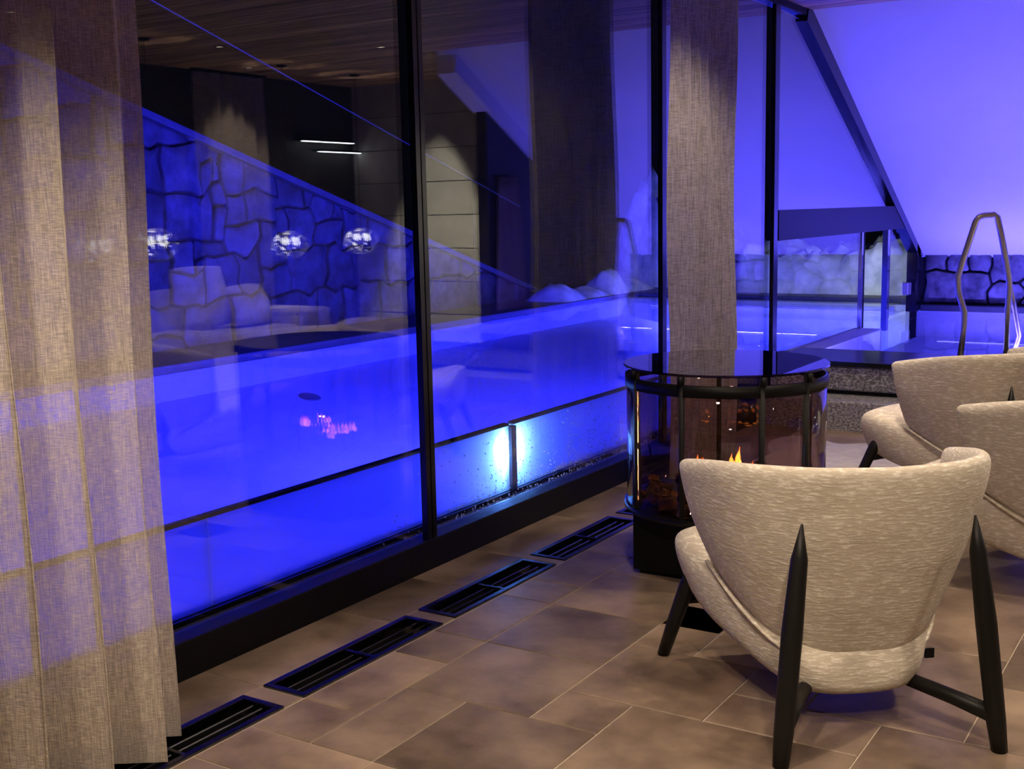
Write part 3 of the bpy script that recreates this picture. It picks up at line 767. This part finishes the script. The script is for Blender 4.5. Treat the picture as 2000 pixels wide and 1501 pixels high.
# ------------------------------------------------------------------ floor vents
def vent(y0, y1, label, group):
    e = tag(empty('floor_vent', (VENT_X0, y0, 0)), label, 'floor vent', group)
    wx, ly = VENT_X1 - VENT_X0, y1 - y0
    fr = .024
    g = .001
    MB().box(g, wx - g, g, fr, -.03, .004).box(g, wx - g, ly - fr, ly - g, -.03, .004).box(g, fr, fr, ly - fr, -.03, .004).box(wx - fr, wx - g, fr, ly - fr, -.03, .004).obj('frame', M_VENT, e, bevel=.002)
    MB().box(fr, wx - fr, ly / 2 - .007, ly / 2 + .007, -.03, .001).obj('divider', M_VENT, e, bevel=.0015)
    MB().box(g, wx - g, g, ly - g, -.11, -.10).box(g, .006, g, ly - g, -.10, -.03).box(wx - .006, wx - g, g, ly - g, -.10, -.03).obj('duct', M_PIT, e)
    for h in (0, 1):
        a, b = (fr + .004, ly / 2 - .011) if h == 0 else (ly / 2 + .011, ly - fr - .004)
        for s in range(3):
            xc = fr + (wx - 2 * fr) * (s + .75) / 3.3
            MB().add([(xc, a, -.030), (xc + .016, a, -.006), (xc + .019, a, -.009), (xc + .003, a, -.033), (xc, b, -.030), (xc + .016, b, -.006), (xc + .019, b, -.009), (xc + .003, b, -.033)],
                     [(0, 1, 2, 3), (4, 5, 6, 7), (0, 1, 5, 4), (1, 2, 6, 5), (2, 3, 7, 6), (3, 0, 4, 7)]).obj('slat', M_VENT, e)
    return e
vl = ['black slatted floor vent half hidden by the sheer curtain', 'black slatted floor vent second from the sheer curtain', 'black slatted floor vent third from the sheer curtain',
      'black slatted floor vent beside the base of the glass fireplace', 'black slatted floor vent mostly behind the glass fireplace']
for (a, b), l in zip(VENTS, vl): vent(a, b, l, 'black floor vents along the glass front')

# ------------------------------------------------------------------ curtains
def curtain(name, X, y0, y1, zb, zt, folds, amp, mat, label, hem=None, lean=0.0, seed=1, n=None, rows=14, group=None):
    e = tag(empty(name, (X, (y0 + y1) / 2, zb)), label, 'curtain', group)
    n = n or folds * 16
    rg = random.Random(seed)
    ph = [rg.uniform(-.5, .5) for _ in range(folds + 2)]; am = [rg.uniform(.75, 1.2) for _ in range(folds + 2)]
    def pt(u, z):
        t = u * folds; k = int(t)
        th = 2 * math.pi * t + ph[k] * (1 - (t - k)) + ph[k + 1] * (t - k)
        a = amp * (am[k] * (1 - (t - k)) + am[k + 1] * (t - k))
        zz = (z - zb) / (zt - zb)
        a *= 1.12 - .35 * zz
        s = math.sin(th)
        x = a * (s * (1.25 - .25 * s * s)) + .012 * math.sin(3 * zz * 3.1 + k)
        yy = y0 + (y1 - y0) * u + .45 * a * math.sin(2 * th) * .5 + lean * (1 - zz) * (u - .5)
        return (x, yy - (y0 + y1) / 2, z - zb)
    def sheet(za, zc, rr, dx=0):
        v = []; f = []
        for r_ in range(rr + 1):
            z = za + (zc - za) * r_ / rr
            for i in range(n + 1):
                p = pt(i / n * .9999, z); v.append((p[0] + dx, p[1], p[2]))
        for r_ in range(rr):
            for i in range(n):
                a = r_ * (n + 1) + i; f.append((a, a + 1, a + n + 2, a + n + 1))
        return v, f
    hz = .12 if hem else 0
    v, f = sheet(zb + hz, zt, rows); mesh_obj('drape', v, f, mat, e, True)
    if hem:
        v, f = sheet(zb, zb + hz, 2); mesh_obj('hem', v, f, hem, e, True)
    MB().box(-.02, .02, -(y1 - y0) / 2 - .02, (y1 - y0) / 2 + .02, zt - zb, ZC - zb - .0005).obj('track', M_BLACK, e)
    return e
curtain('sheer_curtain', -2.54, .55, 2.205, .015, ZC - .03, 9, .072, M_SHEER, 'semi transparent beige linen curtain hanging over the start of the floor vents', M_HEM, seed=4, n=260)
curtain('linen_curtain', -2.54, 5.50, 6.40, .02, ZC - .03, 7, .05, M_LINEN, 'opaque greige woven curtain gathered behind the glass fireplace', seed=9, n=170)
curtain('linen_curtain', 2.84, 8.15, 9.1, .02, ZC - .03, 6, .05, M_LINEN, 'greige curtain on the dark side wall, seen mirrored in the glass front', seed=2, n=110)

# ------------------------------------------------------------------ armchairs
def lerp(a, b, t): return a + (b - a) * t
def cr(tab, t):
    """Catmull-Rom through table rows at uniform steps, t in 0..1"""
    m = len(tab) - 1; x = t * m; k = min(int(x), m - 1); f = x - k
    p0, p1, p2, p3 = tab[max(k - 1, 0)], tab[k], tab[k + 1], tab[min(k + 2, m)]
    return [.5 * ((2 * b) + (-a + c) * f + (2 * a - 5 * b + 4 * c - d) * f * f + (-a + 3 * b - 3 * c + d) * f ** 3) for a, b, c, d in zip(p0, p1, p2, p3)]
TOP = [(0, .02, .795), (.20, .045, .797), (.355, .165, .79), (.435, .36, .768), (.458, .585, .728)]
BOT = [(0, .205, .20), (.115, .215, .205), (.215, .275, .235), (.297, .405, .315), (.352, .575, .41)]
def armchair_proto():
    e = empty('armchair')
    # wraparound back shell
    nu, nv, T = 28, 9, .062
    def outer(u, v):
        s = 1 if u >= 0 else -1; a = abs(u)
        t = cr(TOP, a); b = cr(BOT, a)
        bul = math.sin(math.pi * v) * .018
        p = Vector((lerp(b[0], t[0], v), lerp(b[1], t[1], v), lerp(b[2], t[2], v)))
        ang = a * 1.35
        p += Vector((math.sin(ang), -math.cos(ang), 0)) * bul
        return Vector((s * p.x, p.y, p.z))
    def nrm(u, v):
        d = .01
        du = outer(min(1, u + d), v) - outer(max(-1, u - d), v); dv = outer(u, min(1, v + d)) - outer(u, max(0, v - d))
        n = du.cross(dv); n.normalize()
        return n if n.y < 0 or abs(u) > .8 else n
    v = []; f = []
    for layer in (0, 1, 2):
        for i in range(nu + 1):
            u = -1 + 2 * i / nu
            for j in range(nv + 1):
                vv = j / nv
                p = outer(u, vv); n_ = nrm(u, vv)
                if n_.dot(Vector((p.x, p.y - .45, 0))) < 0: n_ = -n_
                edge = (1 if j == nv else 0) or (1 if i in (0, nu) else 0)
                if layer == 0: q = p - n_ * .010 * edge - Vector((0, 0, .012 if j == nv else 0))
                elif layer == 2: q = p - n_ * (T - .010 * edge) - Vector((0, 0, .012 if j == nv else 0))
                else: q = p - n_ * T * .5
                v.append(q)
    S = (nu + 1) * (nv + 1)
    def id_(l, i, j): return l * S + i * (nv + 1) + j
    for i in range(nu):
        for j in range(nv):
            f.append((id_(0, i, j), id_(0, i + 1, j), id_(0, i + 1, j + 1), id_(0, i, j + 1)))
            f.append((id_(2, i, j + 1), id_(2, i + 1, j + 1), id_(2, i + 1, j), id_(2, i, j)))
    for l in (0, 1):
        for i in range(nu):
            f.append((id_(l, i, nv), id_(l, i + 1, nv), id_(l + 1, i + 1, nv), id_(l + 1, i, nv)))
            f.append((id_(l, i, 0), id_(l + 1, i, 0), id_(l + 1, i + 1, 0), id_(l, i + 1, 0)))
        for j in range(nv):
            f.append((id_(l, 0, j), id_(l, 0, j + 1), id_(l + 1, 0, j + 1), id_(l + 1, 0, j)))
            f.append((id_(l, nu, j), id_(l + 1, nu, j), id_(l + 1, nu, j + 1), id_(l, nu, j + 1)))
    used = sorted({q for a in f for q in a}); mp = {q: k for k, q in enumerate(used)}
    o = mesh_obj('backrest', [v[q] for q in used], [tuple(mp[q] for q in a) for a in f], M_BOUCLE, e, True)
    m = o.modifiers.new('sub', 'SUBSURF'); m.levels = 1; m.render_levels = 2
    # seat: loft of rounded sections from rear to front
    # (y, half width bottom, half width top, z bottom, z top)
    sec = [(.185, .10, .12, .135, .20), (.20, .155, .17, .105, .235), (.26, .205, .222, .092, .33), (.36, .255, .275, .112, .36), (.48, .30, .325, .145, .385),
           (.60, .345, .385, .178, .425), (.70, .365, .412, .205, .452), (.765, .365, .416, .225, .460), (.81, .358, .410, .238, .456), (.83, .335, .385, .265, .43)]
    def loop(y, hb, ht, zb, zt):
        r_ = []
        zm = (zb + zt) / 2; rr = min(.05, (zt - zb) * .35)
        left = [(-hb + .05, zb), (-hb + .008, zb + rr * .35), (lerp(-hb, -ht, .5) - .008, zm), (-ht, zt - rr * .6), (-ht + .05, zt)]
        topc = [(-ht * .45, zt + .012), (0, zt + .018), (ht * .45, zt + .012)]
        right = [(-a, b) for a, b in reversed(left)]
        botc = [(hb * .4, zb - .006), (0, zb - .008), (-hb * .4, zb - .006)]
        return [(x, y, z) for x, z in left + topc + right + botc]
    loops = [loop(*s) for s in sec]; m_ = len(loops[0]); v = [p for l_ in loops for p in l_]; f = []
    for i in range(len(loops) - 1):
        for j in range(m_): f.append((i * m_ + j, i * m_ + (j + 1) % m_, (i + 1) * m_ + (j + 1) % m_, (i + 1) * m_ + j))
    f.append(tuple(range(m_))); f.append(tuple((len(loops) - 1) * m_ + j for j in range(m_)))
    o = mesh_obj('seat', v, f, M_BOUCLE, e, True)
    m = o.modifiers.new('sub', 'SUBSURF'); m.levels = 1; m.render_levels = 2
    # seat seam piping where the back meets the seat body
    MB().tube([(s * (p[0] + .006), p[1] - .008, p[2] - .004) for s, lst in ((-1, [cr(BOT, 1 - q / 12) for q in range(13)]), (1, [cr(BOT, q / 12) for q in range(1, 13)])) for p in lst], .006, 6).obj('seam_piping', M_BOUCLE, e, True)
    # legs
    for s in (-1, 1):
        MB().tube([(s * .31, 0, 0), (s * .300, .008, .09), (s * .273, .030, .36), (s * .25, .046, .56), (s * .242, .052, .655)], [.022, .027, .029, .023, .003], 12).obj('leg', M_LEG, e, True)
        MB().tube([(s * .43, .842, 0), (s * .405, .80, .12), (s * .372, .745, .27), (s * .360, .72, .33)], [.020, .024, .027, .02], 12).obj('leg', M_LEG, e, True)
        MB().tube([(s * .300, .010, .100), (s * .23, .12, .112), (s * .10, .32, .128)], [.026, .022, .020], 10).obj('brace', M_LEG, e, True)
    MB().tube([(-.385, .77, .215), (.385, .77, .215)], .016, 10).obj('front_rail', M_LEG, e, True)
    MB().box(.232, .262, .30, .303, .155, .185).obj('fabric_tag', M_BLACK, e)
    return e
GRP = 'cream armchairs around the glass fireplace'
ch = armchair_proto()
ch.location = (-.769, 3.089, 0); ch.rotation_euler = (0, 0, math.atan2(.6235, .7818))
tag(ch, 'cream slub fabric armchair nearest the row of floor vents, facing the glass fireplace', 'armchair', GRP)
def face(o, x, y, fx, fy):
    o.location = (x, y, 0); o.rotation_euler = (0, 0, math.atan2(fy, fx) - math.pi / 2)
c2 = copy_tree(ch); face(c2, -.225, 4.73, -.88, .47)
tag(c2, 'cream slub fabric armchair standing between the other two armchairs', 'armchair', GRP)
c3 = copy_tree(ch); face(c3, -.765, 5.87, -.88, .47)
tag(c3, 'cream slub fabric armchair in front of the granite pool steps', 'armchair', GRP)

# ------------------------------------------------------------------ glass fireplace
FX, FY = -1.835, 4.52
fp = tag(empty('glass_fireplace', (FX, FY, 0)), 'round fireplace of curved smoked glass on a black box base with a burning fire', 'fireplace')
RB = .285
MB().box(-RB, RB, -RB, RB, .018, .255).obj('base', M_BLACK, fp, bevel=.004)
MB().box(-RB + .02, RB - .02, -RB + .02, RB - .02, 0, .018).obj('plinth', M_BLACK, fp)
RG = .405; Z0, Z1 = .255, .80
MB().lathe([(.36, .255), (RG + .012, .262), (RG + .012, .285), (RG - .02, .292), (.30, .285), (.02, .285)], 48).obj('tray', M_BLACKG, fp, True)
angs = [R(a) for a in (-172, -128, -92, -48, -18, 52, 116)]
for k, a in enumerate(angs):
    b = angs[(k + 1) % len(angs)]
    if b <= a: b += 2 * math.pi
    a1, b1 = a + .03, b - .03
    n = max(4, int((b1 - a1) / .08)); v = []; f = []
    for i in range(n + 1):
        q = a1 + (b1 - a1) * i / n
        for r_, z in ((RG, Z0 + .035), (RG, Z1 + .02)): v.append((r_ * math.cos(q), r_ * math.sin(q), z))
        for r_, z in ((RG - .006, Z1 + .02), (RG - .006, Z0 + .035)): v.append((r_ * math.cos(q), r_ * math.sin(q), z))
    for i in range(n):
        for j in range(4): f.append((i * 4 + j, i * 4 + (j + 1) % 4, i * 4 + 4 + (j + 1) % 4, i * 4 + 4 + j))
    f += [(0, 1, 2, 3), (n * 4, n * 4 + 1, n * 4 + 2, n * 4 + 3)]
    mesh_obj('glass_panel', v, f, M_SMOKE, fp, True)
    c, s = math.cos(a), math.sin(a)
    MB().tube([(RG * c - .003 * c, RG * s - .003 * s, Z0 + .03), (RG * c - .003 * c, RG * s - .003 * s, Z1 + .05)], .012, 8).obj('bar', M_PIT, fp, True)
    MB().tube([((RG + .012) * c, (RG + .012) * s, Z1 + .02), ((RG + .012) * c, (RG + .012) * s, Z1 + .052)], .013, 8).obj('clamp', M_BLACK, fp, True)
def ringmesh(r0, r1, z0, z1, n=64):
    v = []; f = []
    for i in range(n):
        q = 2 * math.pi * i / n; c, s = math.cos(q), math.sin(q)
        v += [(r0 * c, r0 * s, z0), (r1 * c, r1 * s, z0), (r1 * c, r1 * s, z1), (r0 * c, r0 * s, z1)]
    for i in range(n):
        k = (i + 1) % n
        for j in range(4): f.append((i * 4 + j, i * 4 + (j + 1) % 4, k * 4 + (j + 1) % 4, k * 4 + j))
    return v, f
v, f = ringmesh(RG - .004, RG + .006, Z1 - .028, Z1 + .018); mesh_obj('band', v, f, M_BLACK, fp, True)
MB().lathe([(.414, Z1 + .052), (.418, Z1 + .056), (.414, Z1 + .062)], 64).obj('glass_top', M_SMOKETOP, fp, False)
rf = random.Random(12)
bk = MB()
for _ in range(170):
    q = rf.uniform(0, 2 * math.pi); r_ = .36 * math.sqrt(rf.random()); s = rf.uniform(.012, .035)
    c = Vector((r_ * math.cos(q), r_ * math.sin(q), .29 + rf.uniform(.0, .04)))
    ax = Matrix.Rotation(rf.uniform(0, 6.28), 3, Vector((rf.random(), rf.random(), rf.random() + .1)).normalized())
    bb = [Vector((a * s, b * s * .6, d * s * .35)) for a in (-1, 1) for b in (-1, 1) for d in (-1, 1)]
    bk.add([c + ax @ (p * rf.uniform(.7, 1.2)) for p in bb], [(0, 1, 3, 2), (4, 6, 7, 5), (0, 4, 5, 1), (2, 3, 7, 6), (0, 2, 6, 4), (1, 5, 7, 3)])
o = bk.obj('bark_chips', M_BARK, fp); o['kind'] = 'stuff'
for (x0, y0, z0, x1, y1, z1, r_) in ((-.16, -.02, .33, .14, .10, .37, .038), (-.10, .14, .33, .16, -.06, .40, .032), (-.22, .06, .33, .02, -.10, .36, .03), (-.02, -.16, .33, .12, .12, .42, .028)):
    MB().tube([(x0, y0, z0), ((x0 + x1) / 2 + .01, (y0 + y1) / 2 + .012, (z0 + z1) / 2 + .006), (x1, y1, z1)], [r_, r_ * 1.05, r_ * .9], 9).obj('log', M_BARK, fp, True)
def flame(x, y, z, h, r_):
    mb = MB(); pts = []; rs = []
    for i in range(7):
        t = i / 6
        pts.append((x + .25 * r_ * math.sin(t * 5 + x * 60), y + .3 * r_ * math.sin(t * 4 + y * 70), z + h * t))
        rs.append(max(.0008, r_ * (math.sin(math.pi * min(1, t * .75 + .22)) ** 1.3) * (1 - t ** 2.5)))
    mb.tube(pts, rs, 9).obj('flame', M_FLAME, fp, True)
rfl = random.Random(21)
for q in [(.05, .03, .42, .085, .013), (.03, .0, .42, .06, .012)] + [(rfl.uniform(-.17, .13), rfl.uniform(-.09, .09), rfl.uniform(.365, .42), rfl.uniform(.025, .06), rfl.uniform(.008, .014)) for _ in range(22)]:
    flame(*q)
point('fire_light', (.02, .02, .46), 1.6, (1.0, .38, .08), .004, fp)

# ------------------------------------------------------------------ hide rug
rv = []; rfc = []
n = 48
cen = Vector((-2.12, 6.75, 0))
for i in range(n):
    q = 2 * math.pi * i / n
    r_ = 1 + .22 * math.sin(3 * q + .5) + .14 * math.sin(5 * q + 2)
    for k, z in ((.0, .016), (.5, .02), (.95, .012), (1.0, .0)):
        rv.append((.42 * r_ * k * math.cos(q), .60 * r_ * k * math.sin(q), z + (.006 * noise.noise(Vector((math.cos(q) * 3 * k, math.sin(q) * 3 * k, 2))) if 0 < k < 1 else 0)))
for i in range(n):
    j = (i + 1) % n
    for k in range(3): rfc.append((i * 4 + k, i * 4 + k + 1, j * 4 + k + 1, j * 4 + k))
tag(mesh_obj('hide_rug', rv, rfc, M_RUG, None, True, cen), 'pale irregular hide rug on the floor below the granite steps', 'rug')

# ------------------------------------------------------------------ furniture seen mirrored in the glass
sf = tag(empty('sofa', (2.2, 6.98, 0), 0), 'beige sofa along the dark side wall, seen mirrored in the glass front', 'sofa')
MB().box(-.45, .45, -1.7, 1.35, .08, .34).obj('base', M_SOFA, sf, bevel=.03)
for s in (-1, 0, 1): MB().box(-.47, .25, -.175 + s * .99 - .49, -.175 + s * .99 + .49, .34, .47).obj('seat_cushion', M_SOFA, sf, bevel=.045)
MB().box(.25, .47, -1.7, 1.35, .34, .80).obj('backrest', M_SOFA, sf, bevel=.05)
MB().box(-.45, .47, 1.35, 1.75, .08, .60).obj('arm', M_SOFA, sf, bevel=.03)
for x in (-.38, .38):
    for y_ in (-1.6, 1.6): MB().box(x - .03, x + .03, y_ - .03, y_ + .03, 0, .08).obj('leg', M_BLACK, sf)
def cushion(x, y_, z, w_, h_, tilt, rz, label):
    v = []; f = []; n = 10
    for s in (1, -1):
        for j in range(n + 1):
            for i in range(n + 1):
                a, b = -1 + 2 * i / n, -1 + 2 * j / n
                pin = 1 - .10 * (a * a * b * b) - .05 * ((1 - a * a) * b ** 4 + (1 - b * b) * a ** 4)
                t = .085 * ((1 - a ** 4) * (1 - b ** 4)) ** .55
                v.append((s * t, a * w_ / 2 * pin, h_ / 2 + b * h_ / 2 * pin))
    S = (n + 1) ** 2
    for k in (0, 1):
        for j in range(n):
            for i in range(n):
                q = k * S + j * (n + 1) + i; f.append((q, q + 1, q + n + 2, q + n + 1))
    o = mesh_obj('cushion', v, f, M_CUSH, None, True, (x, y_, z), (0, R(tilt), R(rz)))
    bm = bmesh.new(); bm.from_mesh(o.data); bmesh.ops.remove_doubles(bm, verts=bm.verts, dist=.0006); bmesh.ops.recalc_face_normals(bm, faces=bm.faces); bm.to_mesh(o.data); bm.free()
    return tag(o, label, 'cushion', 'cushions on the mirrored sofa')
cushion(2.20, 7.55, .475, .64, .60, 14, 4, 'large square cream cushion leaning on the sofa back, seen mirrored')
cushion(2.02, 8.0, .475, .58, .42, 22, -10, 'low cream cushion leaning toward the sofa arm, seen mirrored')
cushion(2.0, 7.12, .475, .58, .44, 22, 8, 'low cream cushion in front of the large square cushion, seen mirrored')
ot = tag(empty('oval_ottoman', (.93, 6.95, 0)), 'large oval beige ottoman in front of the sofa, seen mirrored in the glass front', 'ottoman')
mb = MB().lathe([(.70, .0), (.735, .03), (.75, .22), (.75, .42), (.715, .48), (.62, .50), (.05, .505)], 72)
for p in mb.v: p.y *= 2.05
mb.obj('upholstery', M_CUSH, ot, True)
v, f = ringmesh(.744, .756, .39, .402); mesh_obj('piping', [(a, b * 2.05, c) for a, b, c in v], f, M_SOFA, ot, True)
def pendant(x, y_, z, label):
    e = tag(empty('pendant_lamp', (x, y_, z)), label, 'pendant lamp', 'crystal pendant lamps seen mirrored')
    MB().tube([(0, 0, .12), (0, 0, ZC - z - .02)], .004, 6).obj('cord', M_BLACK, e)
    MB().lathe([(.05, ZC - z - .02), (.05, ZC - z - .001)], 20).obj('canopy', M_BLACK, e)
    v = []; f = []; nr, nn = 9, 22
    for i in range(nr + 1):
        t = R(12) + (R(168) - R(12)) * i / nr
        for j in range(nn):
            q = 2 * math.pi * (j + .5 * (i % 2)) / nn; r_ = .172 * (1 + .06 * ((i + j) % 2))
            v.append((r_ * math.sin(t) * math.cos(q), r_ * math.sin(t) * math.sin(q), -.14 * math.cos(t)))
    for i in range(nr):
        for j in range(nn):
            a, b = i * nn + j, i * nn + (j + 1) % nn; c, d = a + nn, b + nn
            f += [(a, b, d), (a, d, c)]
    mesh_obj('crystal_globe', v, f, M_CRYSTAL, e)
    for k in range(6):
        q = 1.047 * k + .4; rb = .085 if k % 2 else .05
        MB().lathe([(.006, -.01 + .03 * (k % 2)), (.014, .03 * (k % 2)), (.014, .035 + .03 * (k % 2)), (.006, .06)], 10, (rb * math.cos(q), rb * math.sin(q))).obj('bulb', M_BULB, e, True)
    v, f = ringmesh(.045, .09, .06, .07, 24); mesh_obj('bulb_ring', v, f, M_STEEL, e)
    MB().tube([(0, 0, .07), (0, 0, .125)], .012, 8).obj('socket', M_STEEL, e)
    MB().tube([(-.07, 0, .067), (.07, 0, .067)], .006, 6).obj('crossbar', M_STEEL, e)
    point('bulb_light', (0, 0, -.03), 210.0, (1, .88, .72), .006, e)
    return e
for (px, py, X, lab) in ((578, 478, 2.1, 'crystal globe pendant lamp beside the tripod floor lamp, seen mirrored'), (716, 470, 2.1, 'crystal globe pendant lamp next to the concrete panelled wall, seen mirrored'),
                         (206, 488, 1.4, 'crystal globe pendant lamp whose reflection glimmers through the sheer curtain'), (318, 478, 1.7, 'crystal globe pendant lamp above the square sofa cushion, seen mirrored')):
    q = on_x(px, py, 2 * GX - X)
    pendant(X, q.y, q.z, lab)
q = on_x(640, 478, 2 * GX - 2.3)
fl = tag(empty('floor_lamp', (2.3, q.y, 0)), 'slender black tripod floor lamp with a tilted tubular head, seen mirrored', 'floor lamp')
for k in range(3):
    a = 2.1 * k + .3
    MB().tube([(0, 0, .95), (.26 * math.cos(a), .26 * math.sin(a), 0)], .009, 8).obj('leg', M_BLACK, fl, True)
MB().tube([(0, 0, .93), (0, 0, q.z + .0)], .012, 8).obj('pole', M_BLACK, fl, True)
MB().tube([(0, -.07, q.z + .10), (0, -.02, q.z + .03), (0, .02, q.z - .03), (0, .07, q.z - .10)], [.018, .026, .034, .04], 14).obj('lamp_head', M_BLACKG, fl, True)
for (pa, pb, py, ul) in ((602, 700, 277, 'upper'), (634, 758, 298, 'lower')):
    a, b = on_x(pa, py - 2, 2 * GX - 2.86), on_x(pb, py + 2, 2 * GX - 2.86)
    e = tag(empty('shelf_light', (2.86, a.y, (a.z + b.z) / 2)), ul + ' slim white light bar on the dark side wall, seen mirrored', 'light bar', 'light bars on the dark wall')
    MB().box(-.014, .014, 0, b.y - a.y, -.005, .005).obj('led_strip', M_LED, e)
    MB().box(-.02, .09, -.01, b.y - a.y + .01, .005, .022).obj('shelf', M_BLACKG, e)
tw_ = tag(empty('towel', (XP - .025, 9.62, 1.45)), 'brown towel hanging on the dark partition, seen mirrored', 'towel')
v = []; f = []
for i in range(25):
    u = i / 24
    for j in range(9):
        t = j / 8
        v.append((-.02 - .03 * abs(math.sin(u * 7 + .4)) * (.3 + t), (u - .5) * (.34 + .16 * t), .35 - 1.25 * t))
for i in range(24):
    for j in range(8): f.append((i * 9 + j, i * 9 + j + 1, i * 9 + 10 + j, i * 9 + 9 + j))
o = mesh_obj('cloth', v, f, M_TOWEL, tw_, True); m = o.modifiers.new('sol', 'SOLIDIFY'); m.thickness = .012
MB().tube([(.019, -.18, .36), (-.03, -.17, .36), (-.03, .17, .36), (.019, .18, .36)], .007, 8).obj('towel_bar', M_BLACK, tw_, True)
q = on_x(1055, 650, 2 * GX - XP)
tag(MB().box(-.03, 0, -.05, .05, -.045, .045).obj('control_box', M_BLACK, loc=(XP, max(10.35, q.y), q.z), bevel=.004), 'small black control box on the white pool wall, seen mirrored', 'control box')

# ------------------------------------------------------------------ recessed downlights
def downlight(x, y_, power, tx=0, ty=0, ang=95, col=WARM, blend=.7):
    e = tag(empty('downlight', (x, y_, ZC - .006)), 'small recessed warm downlight in the wooden plank ceiling', 'downlight', 'recessed downlights in the plank ceiling')
    v, f = ringmesh(.030, .042, 0, .006, 24); mesh_obj('trim_ring', v, f, M_BLACK, e)
    MB().lathe([(.029, .003), (.029, .0055)], 20).obj('lens', M_DOWN, e)
    spot('downlight_beam', (0, 0, -.012), (tx, ty, -1), power, col, ang, blend, .06, e)
for (x, y_, p) in ((-.35, 1.25, 1.5), (-1.5, 1.6, 1.7), (-1.55, 3.1, .6), (.2, 4.0, .6), (-.9, 4.4, 1.0), (-.4, 6.0, 1.0), (-1.7, 7.0, 1.0), (.7, 2.9, 1.1), (1.4, 5.2, 1.0), (1.6, 7.3, 1.2), (-2.1, 1.0, .9), (.6, 8.2, .8)):
    downlight(x, y_, P_DOWN * p)
downlight(1.75, 10.2, P_DOWN * 10, 0, .16, 50, (1, .92, .72), .5)
downlight(.15, .75, P_DOWN * 2.0, -.42, 1.15, 46)  # extra spot added to brighten the back of the near armchair
downlight(2.45, 8.5, P_DOWN * 1.3, .1, .05, 90)  # added fill for the mirrored curtain and dark side wall
downlight(-1.45, 4.9, P_DOWN * 1.3, -.5, .48, 70)  # added spot, tilted to brighten the curtain behind the fireplace
downlight(1.7, 6.6, P_DOWN * 1.2, .2, 0, 95)  # added to lift the light on the mirrored sofa
